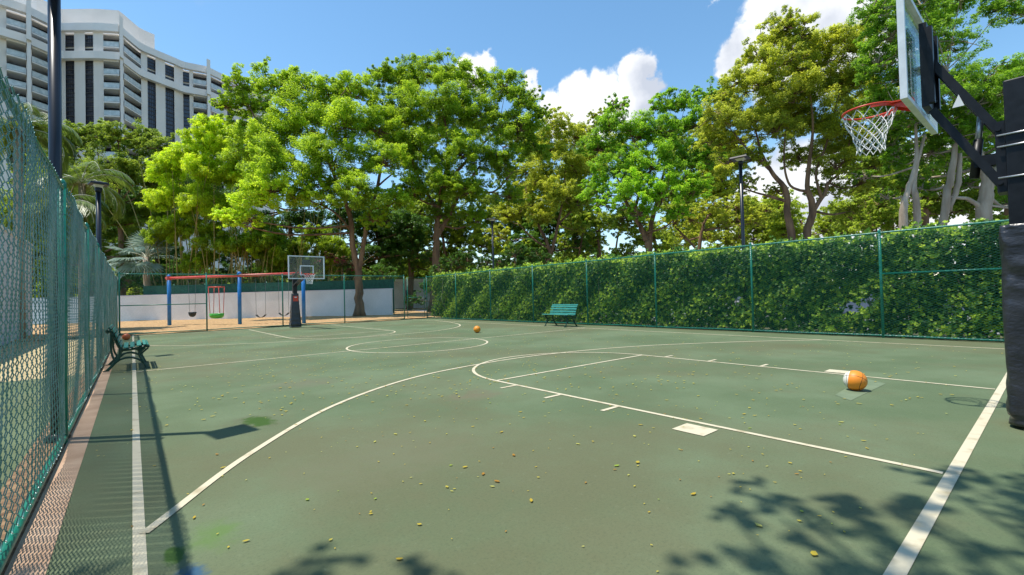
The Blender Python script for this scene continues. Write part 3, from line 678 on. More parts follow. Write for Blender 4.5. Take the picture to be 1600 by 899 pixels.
swing('curved belt swing seat just right of the middle blue post', 407, 'belt', .62, .38)
swing('curved belt swing seat nearest the far basketball hoop', 443, 'belt', .62, .46)

# light wall beyond the left fence
lw = thing('side_wall', 'long pale rendered wall glimpsed through the left chain-link fence', 'wall', (-9.5, -6, 0))
MB().box(-.25, 0, 0, 36, -.1, 4.1).build('wall_face', MT['wallp'], lw)
MB().box(-.3, .05, -.05, 36.05, 4.1, 4.2).build('coping', MT['band'], lw)

# ------------------------------------------------------------------ apartment tower
def hpt(u, d, z=0.): return gpt(u, d, z)
PU = [-60, 0, 43, 78, 97, 153, 190, 197, 224, 243, 278, 290, 327, 334, 359, 430]
PD = [84, 88.5, 91.4, 95.1, 97.6, 97.8, 98.6, 100, 105.9, 108.2, 112.6, 114.4, 117, 118, 122.4, 133]
def plan(u, back=0.): return gpt(u, float(np.interp(u, PU, PD))+back)
tw = thing('apartment_tower', 'tall pale apartment tower with curved balconies rising behind the trees on the left', 'building', tuple(plan(150)))
def seg(mb, u0, u1, z0, z1, b0=0., b1=None, inner=None):
    """wall slab along the facade between columns u0,u1, from set-back b0 to set-back b1"""
    b1 = b0+.3 if b1 is None else b1; n = max(2, int(abs(u1-u0)/8)+1); us = np.linspace(u0, u1, n)
    vs = []
    for u in us:
        a = plan(u, b0); b = plan(u, b1)
        vs += [(a[0], a[1], z0), (a[0], a[1], z1), (b[0], b[1], z1), (b[0], b[1], z0)]
    fs = [(0,1,2,3), tuple(4*(n-1)+i for i in (3,2,1,0))]
    for i in range(n-1):
        for k in range(4): fs.append((4*i+k, 4*(i+1)+k, 4*(i+1)+(k+1) % 4, 4*i+(k+1) % 4))
    mb.add(vs, fs)
ZT = 62.2; ZP = 60.6; ZB1 = 55.9; ZB0 = 54.3
bays = [(-60,12,'w'),(12,43,'b'),(43,52,'f'),(52,80,'b'),(80,105,'w'),(105,119,'s'),(119,136,'w'),(136,149,'s'),(149,165,'w'),(165,190,'b'),(190,197,'f'),
        (197,224,'b'),(224,234,'w'),(234,247,'s'),(247,262,'w'),(262,276,'s'),(276,290,'w'),(290,300,'s'),(300,306,'w'),(306,327,'b'),(327,334,'f'),(334,352,'b'),(352,359,'w'),(359,367,'s'),(367,430,'w')]
walls = MB(); seg(walls, -60, 430, 0, 30, -.05, 3); floors = [ZB0-3*k for k in range(0, 9)]
for (u0, u1, k) in bays:
    if k in 'wf': seg(walls, u0, u1, 30, ZP, 0, 3)
    if k == 's': seg(walls, u0, u1, 30, ZP, .5, 3)
    if k == 'b': seg(walls, u0, u1, 30, ZP, 2.3, 3)
seg(walls, -60, 430, ZP-.2, ZP+.1, .6, 12)
walls.build('wall', MT['tower'], tw, True)
m = MB(); seg(m, -60, 430, ZP, ZT, -.7, .2); m.build('parapet', MT['band'], tw, True)
m = MB(); seg(m, -60, 190.5, ZB0, ZB1, -1.1, 0.); seg(m, 196.5, 430, ZB0, ZB1, -1.1, 0.); m.build('cornice_band', MT['band'], tw, True)
m = MB(); seg(m, 60, 246, ZP, 70.6, 7.5, 16); m.build('penthouse', MT['tower'], tw, True)
m = MB(); seg(m, -60, 60, ZP, 72.5, 7.5, 16); m.build('penthouse', MT['band'], tw, True)
for (u0, u1, k) in bays:
    if k == 'f':
        m = MB(); seg(m, u0+1.2, u1-1.2, 30, ZB0, -1.9, 2.4); seg(m, u0+.6, u1-.6, ZB0, ZT+1., -2.6, 2.4); m.build('fin', MT['band'], tw, True)
    if k == 's':
        for i, z in enumerate([ZP-.2-3.0, ZP-.2-6.0]+floors):
            if z < 30: continue
            zb, zt = z-2.75, z+(.1)
            if i < 2: zb, zt = z+.2, z+2.6
            m = MB(); seg(m, u0+.4, u1-.4, zb, zt, .30, .5); wdw = m.build('window', MT['tglass'], tw, True)
            f = MB(); nu = 4
            for q in range(nu+1):
                uu = u0+.4+(u1-u0-.8)*q/nu; seg(f, uu-.12, uu+.12, zb, zt, .2, .32)
            for q in range(4):
                zz = zb+(zt-zb)*q/3; seg(f, u0+.2, u1-.2, zz-.06, zz+.06, .18, .30)
            fo = f.build('frame', MT['tframe'], wdw); fo.location = tuple(-np.array(tw.location))
    if k == 'b':
        m = MB(); seg(m, u0+.5, u1-.5, 30, ZP, 2.15, 2.3); m.build('glazing', MT['tglass'], tw, True)
        lst = [ZP-3.3]+floors if True else floors
        for z in lst:
            if z < 33: continue
            pr_ = -.55
            if abs(z-ZB0) < .01: 
                z = ZB0
            m = MB(); seg(m, u0, u1, z-.25, z, pr_, 2.15); sl = m.build('balcony_slab', MT['band'], tw, True)
            if abs(z-ZB0) > .01:
                f = MB(); seg(f, u0+.15, u1-.15, z+.08, z+1.05, pr_+.04, pr_+.12); seg(f, u0+.05, u1-.05, z+1.05, z+1.13, pr_, pr_+.18)
                fo = f.build('railing', MT['rail'], sl); fo.location = tuple(-np.array(tw.location))

# ------------------------------------------------------------------ foliage engine
def leaf_quads(C, Nrm, Lg, Wd, tint, r, droop=None):
    n = len(C); 
    nv = Nrm/np.linalg.norm(Nrm, axis=1, keepdims=True)
    t = r.normal(size=(n, 3)) if droop is None else droop+r.normal(size=(n, 3))*.35
    t -= nv*(t*nv).sum(1, keepdims=True); t /= np.linalg.norm(t, axis=1, keepdims=True)+1e-9
    b = np.cross(nv, t); Lg = Lg*r.uniform(.7, 1.3, (n, 1)); Wd = Wd*r.uniform(.7, 1.3, (n, 1))
    V = np.stack([C-t*Lg/2, C+b*Wd/2+nv*Wd*.18-t*Lg*.05, C+t*Lg/2-nv*Lg*.12, C-b*Wd/2+nv*Wd*.18-t*Lg*.05], 1).reshape(-1, 3)
    F = np.arange(n*4).reshape(-1, 4)
    return V, F, np.repeat(np.clip(tint, 0, 1), 4)
DENS = 2.1; NL = [0]
def crown_leaves(blobs3, dens, leaf, r, flat=.5, subr=.30, tbase=.35, tvar=.22, droopy=False, nsp=None):
    """blobs3: (centre, radius, tint offset). Leaves sit in flattened sprays on each lobe; returns arrays and spray centres"""
    Cs, Ns, Ts, subs = [], [], [], []
    for (c, R_, dt) in blobs3:
        ns = nsp or int(max(16, 34+R_*9))
        for k in range(ns):
            d = r.normal(size=3); d /= np.linalg.norm(d)
            if d[2] < -.6: d[2] = -d[2]*.5; d /= np.linalg.norm(d)
            rad = R_*r.uniform(.35, 1.12); sc = c+d*rad*np.array((1.05, 1.05, .95))
            sr = R_*subr*r.uniform(.7, 1.35); tt = tbase+dt+r.normal(0, tvar*.55)
            subs.append((sc, c))
            m = int(DENS*dens*sr*sr/(leaf*leaf))+14; NL[0] += m
            g = r.normal(size=(m, 3)); g /= np.linalg.norm(g, axis=1, keepdims=True); g *= r.uniform(.25, 1.12, (m, 1))**.6
            g[:, 2] *= flat
            # small twig clusters inside the spray
            nc = max(3, m//26); cc = g[r.integers(0, m, nc)]; pick = r.integers(0, nc, m)
            g = g*.35+cc[pick]*.75+r.normal(0, .05, (m, 3))
            pos = sc+g*sr
            nr = g*np.array((.7, .7, 1.2))+np.array((0, 0, .75))+r.normal(0, .45, (m, 3))
            Cs.append(pos); Ns.append(nr); Ts.append(tt+r.normal(0, tvar*.5, m)+.12*cc[pick][:, 2]/max(flat, .1)*.5)
    C = np.concatenate(Cs); Nn = np.concatenate(Ns); T = np.concatenate(Ts)
    dr = np.tile(np.array((0, 0, -1.)), (len(C), 1)) if droopy else None
    V, F, T4 = leaf_quads(C, Nn, leaf*(1.7 if droopy else 1.), leaf*(.32 if droopy else .55), T, r, dr)
    return V, F, T4, subs
def tree(name, label, cat, depth, stems, blobs, lm, bark, leaf=.2, dens=5., tbase=.4, tvar=.22, rad=.3, group=None, seed=1, base_z=0., subr=.30, flat=.72, twigs=True, crown='crown', droopy=False):
    """stems: lists of (u, v, radius factor, depth offset); blobs: (u, v, r_px, depth offset, tint offset)"""
    r = np.random.default_rng(seed)
    b3 = []
    for b in blobs:
        u, v, rp = b[:3]; do = b[3] if len(b) > 3 else r.uniform(-1, 1)*rp*depth/FPX*.5; dt = b[4] if len(b) > 4 else 0
        b3.append((at(u, v, depth+do), rp*depth/FPX, dt))
    sp = []; first = None
    for s in stems:
        pts = [at(q[0], q[1], depth+(q[3] if len(q) > 3 else 0)) for q in s]; rr = [rad*q[2] for q in s]; 
        if first is None: first = pts[0].copy()
        if s[0][2] >= .8 or True:
            if s is stems[0] or (len(s[0]) > 4): pts[0][2] = base_z
        sp.append((pts, rr))
    base = sp[0][0][0]
    t = thing(name, label, cat, (base[0], base[1], base_z), 0, group)
    m = MB(); allp = []
    for pts, rr in sp:
        rr = [q*.82 for q in rr]
        P = spline(pts, 5); R2 = np.interp(np.linspace(0, len(pts)-1, len(P)), range(len(pts)), rr)
        P = [p+r.normal(0, .12, 3)*R2[i] for i, p in enumerate(P)]
        if pts is sp[0][0]: R2[0] *= 1.5; R2[1] *= 1.18
        m.tube(P, list(R2), 10); allp += [(p, q) for p, q in zip(P, R2)][len(P)//3:]
    AP = np.array([p for p, q in allp]); AR = np.array([q for p, q in allp])
    leaf = leaf*.84
    V, F, T4, subs = crown_leaves(b3, dens, leaf, r, subr=subr, flat=flat, tbase=tbase, tvar=tvar, droopy=droopy)
    if twigs:
        for (c, R_, dt) in b3:
            dd = np.linalg.norm(AP-c, axis=1)+np.maximum(0, AP[:, 2]-c[2])*2; i = dd.argmin(); a = AP[i]; ra = min(AR[i]*.6, .05+R_*.035)
            mid = (a+c)/2+np.array((0, 0, -.08*np.linalg.norm(c-a)))+r.normal(0, .1*np.linalg.norm(c-a)*.5, 3)*np.array((1, 1, .5))
            m.tube(spline([a, mid, c], 5), list(np.linspace(ra, ra*.45, 11)), 6, caps=False)
        for j, (sc, c) in enumerate(subs):
            if j % 2 == 0: m.tube([c, (c+sc)/2+r.normal(0, .12, 3), sc], [.035, .022, .010], 5, caps=False)
    m.build('trunk', bark, t, True)
    fastmesh(crown, V, F, lm, t, tint=T4)
    return t
TG = 'trees beyond the court fences'
# main trees
tree('shade_tree', 'broad yellow-green tree with pale trunk standing before the grey wall, low bright boughs at left', 'tree', 34.2,
     [[(562,488,1,0),(561,450,.85),(560,425,.75),(551,385,.6),(545,330,.5),(520,270,.35),(500,210,.2)],
      [(560,430,.6),(566,395,.5),(573,350,.42),(590,290,.35),(600,230,.22)], [(548,360,.3),(520,330,.2),(470,310,.13),(420,305,.08)], [(545,330,.35),(580,300,.25),(615,270,.15)],
      [(530,290,.3),(460,250,.22),(410,200,.15),(380,150,.1)], [(505,220,.25),(520,170,.15),(540,140,.1)]],
     [(352,168,18,0),(372,135,26,0),(392,170,30,1),(430,135,36,2),(470,140,34,2),(410,225,48,0),(470,195,50,1),(515,150,32,2),(550,150,36,2),(540,200,45,0),(445,265,45,-2),(400,315,30,-3,.3),
      (362,348,20,-3,.35),(428,300,34,-3,.25),(470,310,28,-2,.12),(520,255,45,-1),(560,305,38,-2,-.05),(600,260,38,-1),(590,205,38,1),(500,300,32,-1),(585,345,22,-1),(620,315,26,-1),(378,205,25,1),(345,335,12,-3,.35),(395,345,18,-3,.3)],
     MT['leaf_main'], MT['bark'], leaf=.17, dens=6., tbase=.5, rad=.42, group=TG, seed=11)
tree('shade_tree', 'tall spreading green tree with orange-brown trunk in the middle of the far tree row', 'tree', 37.5,
     [[(678,470,1,0),(681,420,.8),(682,380,.65),(684,330,.5),(694,290,.4),(700,230,.25),(690,160,.12)], [(682,370,.5),(700,340,.4),(720,300,.3),(750,260,.2)], [(684,330,.4),(660,290,.3),(640,240,.2),(630,180,.12)],
      [(694,290,.35),(740,240,.25),(780,200,.15)], [(720,296,.3),(770,300,.2),(800,270,.1)]],
     [(598,118,24,1),(622,130,34,2),(660,118,34,2),(705,118,34,1),(640,175,42,0),(745,128,28,2),(700,175,45,0),(790,142,34,1),(822,160,26,0),(760,190,42,1),(810,205,36,0),(845,180,16,0),(660,240,42,-1),
      (720,245,40,-1),(780,255,38,0),(645,305,30,-1),(735,300,32,-2),(690,290,28,-2),(610,180,32,1),(835,235,26,1),(800,310,25,0),(690,340,26,0,-.1),(745,345,24,-1)],
     MT['leaf_main'], MT['bark'], leaf=.17, dens=6., tbase=.38, rad=.5, group=TG, seed=12)
tree('shade_tree', 'smaller yellowish tree with several leaning thin trunks behind the mid hedge', 'tree', 43,
     [[(862,470,1,0),(860,400,.7),(850,370,.6),(830,330,.4),(820,290,.25)], [(860,400,.6),(872,350,.5),(880,300,.3),(885,240,.15)], [(861,390,.4),(835,375,.35),(810,350,.25)], [(873,350,.4),(900,320,.3),(915,280,.15)]],
     [(870,195,24,0),(860,235,34,1),(900,215,28,2),(900,265,36,0),(840,285,34,1),(880,310,34,-1),(820,325,28,1),(910,320,28,1),(850,340,24,-1),(925,235,25,1),(790,340,25,2),(780,370,18,0),(905,360,18,1),(935,185,16,1)],
     MT['leaf_olive'], MT['bark'], leaf=.19, dens=5.5, tbase=.55, rad=.32, group=TG, seed=13)
tree('shade_tree', 'vivid bright green tree with forked dark trunk behind the middle of the hedge', 'tree', 30,
     [[(1016,450,1,0),(1014,390,.8),(1008,370,.7),(995,345,.5),(980,320,.4),(965,280,.25)], [(1014,392,.6),(1018,350,.55),(1028,310,.4),(1040,260,.25),(1060,200,.12)], [(990,335,.4),(1000,290,.3),(990,220,.18),(965,170,.1)], [(1024,320,.35),(1060,290,.25),(1090,250,.15)]],
     [(962,168,20,1),(958,200,32,0),(1000,215,36,0),(1045,170,28,1),(1030,210,34,0),(1072,160,26,1),(935,235,30,1),(1085,200,30,0),(965,265,38,0),(1020,265,40,-1,.1),(1075,255,36,0),(935,300,28,0,.15),(985,300,32,-2,.3),
      (1035,310,34,-2,.3),(1085,300,30,-1,.2),(1000,335,20,-2,.2),(1115,150,22,1),(1110,245,25,0),(945,320,18,-1,.25),(1060,335,18,-2,.25)],
     MT['leaf_bright'], MT['bark'], leaf=.15, dens=5.5, tbase=.45, rad=.34, group=TG, seed=14)
OL = 1.13
tree('shade_tree', 'tall airy olive-leaved tree with twin curving trunks behind the right half of the hedge', 'tree', 22,
     [[(1240,440,1,0),(1237,372,.8),(1230,335,.7),(1228,300,.6),(1205,268,.42),(1190,240,.3),(1180,200,.15)], [(1262,440,1,0,1),(1262,370,.8),(1270,330,.75),(1262,290,.5),(1265,250,.4),(1270,190,.22),(1260,110,.1)],
      [(1230,315,.4),(1195,305,.25),(1160,295,.12)], [(1270,330,.5),(1290,300,.4),(1295,285,.35),(1320,260,.2),(1330,200,.12)], [(1262,300,.35),(1235,290,.25),(1225,250,.2),(1230,180,.12)], [(1205,268,.3),(1165,230,.2),(1140,200,.1)],
      [(1283,310,.35),(1275,270,.25),(1290,230,.2),(1310,150,.1)]],
     [(b[0]-4, b[1], b[2]*OL)+b[3:] for b in [(1232,42,22,0),(1215,62,26,1),(1252,58,26,0),(1190,92,26,1),(1230,100,36,0),(1285,80,36,1),(1325,80,34,0),(1160,130,28,0),(1195,140,34,0),(1245,150,40,0),(1300,140,40,1),(1345,130,32,0),(1130,180,28,0),(1165,195,34,0),
      (1215,210,32,0),(1265,200,34,1),(1315,205,38,0),(1355,215,28,0),(1120,225,22,1),(1145,255,22,0),(1185,250,22,0),(1310,265,28,0),(1345,290,24,1),(1290,300,20,1),(1170,290,17,0),(1215,300,14,1),(1335,330,15,1),(1370,260,20,1),(1355,55,22,1),(1270,120,34,2),(1230,190,34,2),(1300,240,30,2),(1200,180,30,2),(1250,250,26,2),(1380,160,30,2),(1150,225,24,2),(1340,170,30,2),(1120,205,26,2),(1140,160,24,2)]],
     MT['leaf_olive'], MT['bark'], leaf=.10, dens=5.4, tbase=.55, tvar=.3, rad=.26, group=TG, seed=15, subr=.31)
tree('fig_tree', 'large dense bright green tree with pale aerial trunks behind the near hoop', 'tree', 18.5,
     [[(1540,420,1.25,0),(1538,340,1.05),(1542,290,.85),(1530,240,.55),(1510,180,.35),(1480,110,.2)], [(1472,420,.7,0,1),(1475,330,.55),(1485,280,.5),(1492,220,.35),(1470,150,.2)], [(1482,330,.45,0),(1497,285,.4),(1500,240,.3)], [(1416,420,.7,0,1),(1412,345,.6),(1418,300,.4),(1432,250,.3),(1430,190,.15)],
      [(1434,420,.6,1,1),(1432,330,.5),(1428,280,.35),(1445,210,.2)], [(1542,290,.6),(1570,240,.4),(1585,180,.25)], [(1536,330,.4),(1515,312,.3),(1480,308,.2)]],
     [(1362,22,32,0),(1395,12,34,1),(1440,10,38,0),(1390,60,38,0),(1500,0,36,1),(1435,62,40,0),(1480,75,38,1),(1565,15,34,1),(1620,20,40,0),(1370,105,34,0),(1415,125,40,0),(1475,140,44,-1,.1),(1530,130,38,0,.1),(1580,140,40,-1,.12),(1520,170,38,0),
      (1440,185,38,0),(1395,190,34,1),(1500,215,34,0),(1560,215,34,0),(1455,240,32,1),(1400,255,30,1),(1625,120,40,0),(1620,220,40,0),(1370,160,24,1),(1590,285,28,1),(1440,295,20,1),(1510,290,16,1),(1385,310,18,2),(1350,275,16,2),(1475,200,25,0),(1640,320,30,0),(1420,60,36,3),(1460,30,36,3),(1540,190,36,3),(1590,180,36,3),(1410,160,36,3),(1480,250,30,3),(1430,280,26,3),(1540,250,30,3),(1390,230,28,3),(1360,235,26,3),(1580,320,22,3)],
     MT['leaf_bright'], MT['barkpale'], leaf=.095, dens=4.5, tbase=.30, tvar=.3, rad=.30, group=TG, seed=16, subr=.31)
tree('shade_tree', 'low loose olive tree beyond the hedge, left of the twin-trunked tree', 'tree', 33,
     [[(1095,450,1,0),(1093,390,.8),(1100,350,.5),(1120,320,.3)], [(1093,395,.5),(1070,370,.4),(1050,350,.2)], [(1100,360,.5),(1135,355,.3),(1170,350,.15)]],
     [(1050,350,17,0),(1080,345,20,1),(1115,325,24,0),(1150,325,24,1),(1175,345,18,0),(1130,355,17,0),(1070,372,15,2),(1155,372,14,1),(1105,372,12,2),(1195,330,12,0)],
     MT['leaf_olive'], MT['bark'], leaf=.15, dens=4.2, tbase=.6, rad=.22, group=TG, seed=17)
tree('shade_tree', 'small pale green tree far behind the hedge, between twin trunks and pale trunks', 'tree', 46,
     [[(1322,440,1,0),(1322,380,.7),(1320,350,.4)]], [(1300,345,22,0),(1330,338,24,0),(1352,350,20,0),(1285,362,16,0),(1318,365,20,1),(1368,338,14,0)], MT['leaf_mid'], MT['bark'], leaf=.19, dens=4.5, tbase=.75, rad=.2, group=TG, seed=18)
# left side
tree('shade_tree', 'dense leafy green tree below the apartment tower at far left', 'tree', 44,
     [[(190,470,1,0),(190,400,.8),(185,320,.4)]], [(115,228,30,0),(150,218,30,1),(185,222,28,0),(222,226,30,1),(250,232,26,0),(130,280,38,0),(180,275,38,-1),(230,280,36,0),(120,340,40,0),(175,340,40,0),(225,340,36,1),(150,395,34,1),(210,400,34,1),(90,300,40,2),(100,390,40,2),(265,300,25,2),(60,330,50,4),(40,400,50,4)],
     MT['leaf_mid'], MT['bark'], leaf=.20, dens=5.5, tbase=.35, rad=.4, group=TG, seed=19)
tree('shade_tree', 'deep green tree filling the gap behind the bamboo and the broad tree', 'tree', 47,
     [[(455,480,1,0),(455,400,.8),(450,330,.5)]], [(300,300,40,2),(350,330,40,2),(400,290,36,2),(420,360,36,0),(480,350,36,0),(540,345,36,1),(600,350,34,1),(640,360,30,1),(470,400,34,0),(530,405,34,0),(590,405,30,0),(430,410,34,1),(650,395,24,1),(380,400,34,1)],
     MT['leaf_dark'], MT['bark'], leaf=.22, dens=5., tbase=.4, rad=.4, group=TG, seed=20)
tree('shade_tree', 'light-green leaning tree seen low between the two main trunks', 'tree', 52,
     [[(640,480,1,0),(640,420,.7),(635,380,.4)]], [(625,385,24,0),(650,370,24,1),(720,370,26,1),(750,385,24,0),(790,392,20,0),(830,390,18,0),(700,395,20,1)], MT['leaf_mid'], MT['bark'], leaf=.24, dens=4., tbase=.85, rad=.25, group=TG, seed=21)
tree('shade_tree', 'far tree with thin dark trunks behind the vivid green tree', 'tree', 50,
     [[(940,470,1,0),(938,400,.7),(930,350,.4)], [(900,470,.7,0,1),(905,400,.6),(915,350,.3)], [(965,470,.7,0,1),(962,395,.6),(970,350,.3)]], [(920,345,22,0),(950,350,20,0),(975,360,16,0),(895,350,20,0),(930,375,14,0),(880,382,14,0)], MT['leaf_mid'], MT['bark'], leaf=.24, dens=4., tbase=.6, rad=.24, group=TG, seed=22)
def back_tree(label, u, depth, w_, vt, vb, lm, tb, seed, n=14):
    r = np.random.default_rng(seed); bl = []
    for i in range(n):
        bl.append((u+r.uniform(-w_, w_), vt+(vb-vt)*(i+.5)/n+r.uniform(-12, 12), r.uniform(20, 32), r.uniform(-2, 2)))
    tree('shade_tree', label, 'tree', depth, [[(u, 470, 1, 0), (u+6, (vt+vb)/2+40, .7), (u-4, vt+30, .3)]], bl, lm, MT['bark'], leaf=.27, dens=3.2, tbase=tb, rad=.35, group=TG, seed=seed)
back_tree('background green tree showing between the broad tree and the mid-row tree', 640, 56, 55, 190, 420, MT['leaf_mid'], .45, 101, 18)
back_tree('background tree filling in beneath the mid-row tree and the yellowish tree', 790, 56, 60, 200, 410, MT['leaf_mid'], .5, 102, 20)
back_tree('background tree behind the yellowish tree and the vivid green tree', 930, 58, 50, 220, 400, MT['leaf_olive'], .4, 103, 16)
back_tree('background tree right behind the vivid green tree', 1070, 58, 55, 200, 385, MT['leaf_mid'], .5, 104, 16)
back_tree('low background tree below the airy olive tree', 1190, 52, 45, 330, 385, MT['leaf_mid'], .65, 105, 7)
back_tree('background olive tree closing the gap left of the twin trunks', 1130, 44, 45, 230, 385, MT['leaf_olive'], .6, 108, 16)
back_tree('background tree closing the gap between the twin trunks and the fig', 1350, 40, 40, 210, 350, MT['leaf_mid'], .55, 109, 12)
back_tree('background tree low behind the vivid green tree trunk', 1020, 44, 50, 320, 395, MT['leaf_mid'], .6, 110, 9)
back_tree('background tree low between the small pale tree and the pale trunks', 1385, 30, 30, 270, 360, MT['leaf_mid'], .6, 111, 8)
back_tree('background tree low behind the twin trunks of the olive tree', 1255, 48, 50, 315, 385, MT['leaf_mid'], .75, 112, 7)
back_tree('background tree filling the view below the tower, beyond the palms', 140, 58, 60, 260, 440, MT['leaf_mid'], .5, 113, 20)
back_tree('background tree at the far left edge behind the tall palm', 40, 50, 50, 260, 440, MT['leaf_mid'], .4, 114, 14)
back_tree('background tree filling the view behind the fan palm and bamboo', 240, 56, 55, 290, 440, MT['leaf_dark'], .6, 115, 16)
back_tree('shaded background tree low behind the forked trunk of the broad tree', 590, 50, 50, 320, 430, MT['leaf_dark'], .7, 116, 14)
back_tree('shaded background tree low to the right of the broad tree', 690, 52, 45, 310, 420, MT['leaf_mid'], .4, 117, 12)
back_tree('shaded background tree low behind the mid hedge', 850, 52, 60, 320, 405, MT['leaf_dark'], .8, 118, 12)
back_tree('background tree beyond the pale trunks of the fig tree', 1440, 34, 70, 190, 340, MT['leaf_mid'], .5, 106, 20)
back_tree('background tree behind the near hoop pole at far right', 1570, 34, 60, 120, 350, MT['leaf_mid'], .5, 107, 18)
def treeline():
    r = np.random.default_rng(200); b3 = []
    for u in np.arange(-150, 1250, 16):
        for k in range(3):
            d = 66+r.uniform(-4, 4); p = gpt(u+r.uniform(-9, 9), d); R_ = r.uniform(1.6, 2.6); top = 6.8+1.4*math.sin(u*.03)+r.uniform(-.6, .6)
            b3.append((np.array((p[0], p[1], [1.2, 3.6, top-R_][k])), R_, r.uniform(-.15, .15)))
    V, F, T, s_ = crown_leaves(b3, 3., .34, r, flat=.8, subr=.34, tbase=.45)
    tag(fastmesh('distant_treeline', V, F, MT['leaf_mid'], tint=T), 'low far-off belt of trees closing the view under the crowns', 'treeline', kind='stuff')
treeline()
# shrubs
def shrub(name, label, cat, depth, blobs, lm, leaf, dens, tbase, seed, flat=.8, droopy=False, base_v=480, crown='foliage'):
    return tree(name, label, cat, depth, [[(blobs[0][0], base_v, 1, 0), (blobs[0][0], blobs[0][1], .6)]], blobs, lm, MT['bark'], leaf=leaf, dens=dens, tbase=tbase, rad=.07, seed=seed, flat=flat, droopy=droopy, crown=crown)
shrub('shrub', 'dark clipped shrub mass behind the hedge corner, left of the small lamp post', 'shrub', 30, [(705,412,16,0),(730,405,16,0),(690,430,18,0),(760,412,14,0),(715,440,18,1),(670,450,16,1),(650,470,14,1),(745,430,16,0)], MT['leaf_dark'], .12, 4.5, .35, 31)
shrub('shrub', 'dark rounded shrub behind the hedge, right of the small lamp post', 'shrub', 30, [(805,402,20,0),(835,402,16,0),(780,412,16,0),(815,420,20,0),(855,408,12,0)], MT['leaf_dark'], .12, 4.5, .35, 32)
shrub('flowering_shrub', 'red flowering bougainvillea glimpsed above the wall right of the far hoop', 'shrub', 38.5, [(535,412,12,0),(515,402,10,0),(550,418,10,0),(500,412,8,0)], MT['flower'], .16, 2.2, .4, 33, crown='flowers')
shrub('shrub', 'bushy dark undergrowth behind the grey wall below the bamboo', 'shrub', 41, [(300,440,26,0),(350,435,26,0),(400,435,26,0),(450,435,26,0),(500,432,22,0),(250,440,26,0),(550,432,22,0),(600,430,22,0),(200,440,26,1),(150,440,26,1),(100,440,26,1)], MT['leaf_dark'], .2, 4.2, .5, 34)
# bamboo
def bamboo(label, depth, u0, u1, top_fn, ncul, blobs, seed, tb):
    r = np.random.default_rng(seed); b = gpt((u0+u1)/2, depth)
    t = thing('bamboo', label, 'bamboo', tuple(b)); m = MB()
    for i in range(ncul):
        u = r.uniform(u0, u1); d = depth+r.uniform(-1.2, 1.2); lean = r.normal(0, 22); a = gpt(u, d); vt = top_fn(u)+r.uniform(0, 90)
        e = at(u+lean*1.6, vt, d+r.normal(0, .8)); mid = (a+e)/2+np.array((0, 0, 1.2)); 
        m.tube(spline([a, mid, e], 5), list(np.linspace(.05, .012, 11)), 6, caps=False)
    m.build('culms', MT['culm'], t, True)
    b3 = [(at(q[0], q[1], depth+(q[3] if len(q) > 3 else 0)), q[2]*depth/FPX, q[4] if len(q) > 4 else 0) for q in blobs]
    V, F, T4, subs = crown_leaves(b3, 8., .155, r, flat=1.0, subr=.34, tbase=tb, tvar=.25, droopy=True)
    fastmesh('foliage', V, F, MT['leaf_bamboo'], t, tint=T4)
    return t
bamboo('bright yellow-green bamboo clump between the dense green tree and the broad tree', 38.5, 245, 400, lambda u: 230,
       46, [(335,205,24,0),(310,228,26,0),(350,238,28,0),(375,215,20,0),(285,255,28,0),(325,270,32,-.5),(365,275,28,0),(258,270,24,0),(270,310,30,0),(310,320,32,-.5,-.05),(350,330,30,-.5,-.1),(245,320,20,0,-.05),(390,250,22,1,-.05),(290,360,28,0,-.25),(335,375,28,0,-.3),(260,365,24,0,-.25),(375,385,26,0,-.35),(415,390,24,0,-.4),(310,410,24,0,-.4)], 41, .62)
bamboo('shaded brown-green bamboo stand behind the far hoop, under the broad tree', 39.5, 390, 540, lambda u: 320,
       44, [(420,370,24,0,-.3),(455,395,26,0,-.35),(490,375,24,0,-.35),(525,395,24,0,-.4),(440,415,22,0,-.4),(500,415,22,0,-.4)], 42, .5)
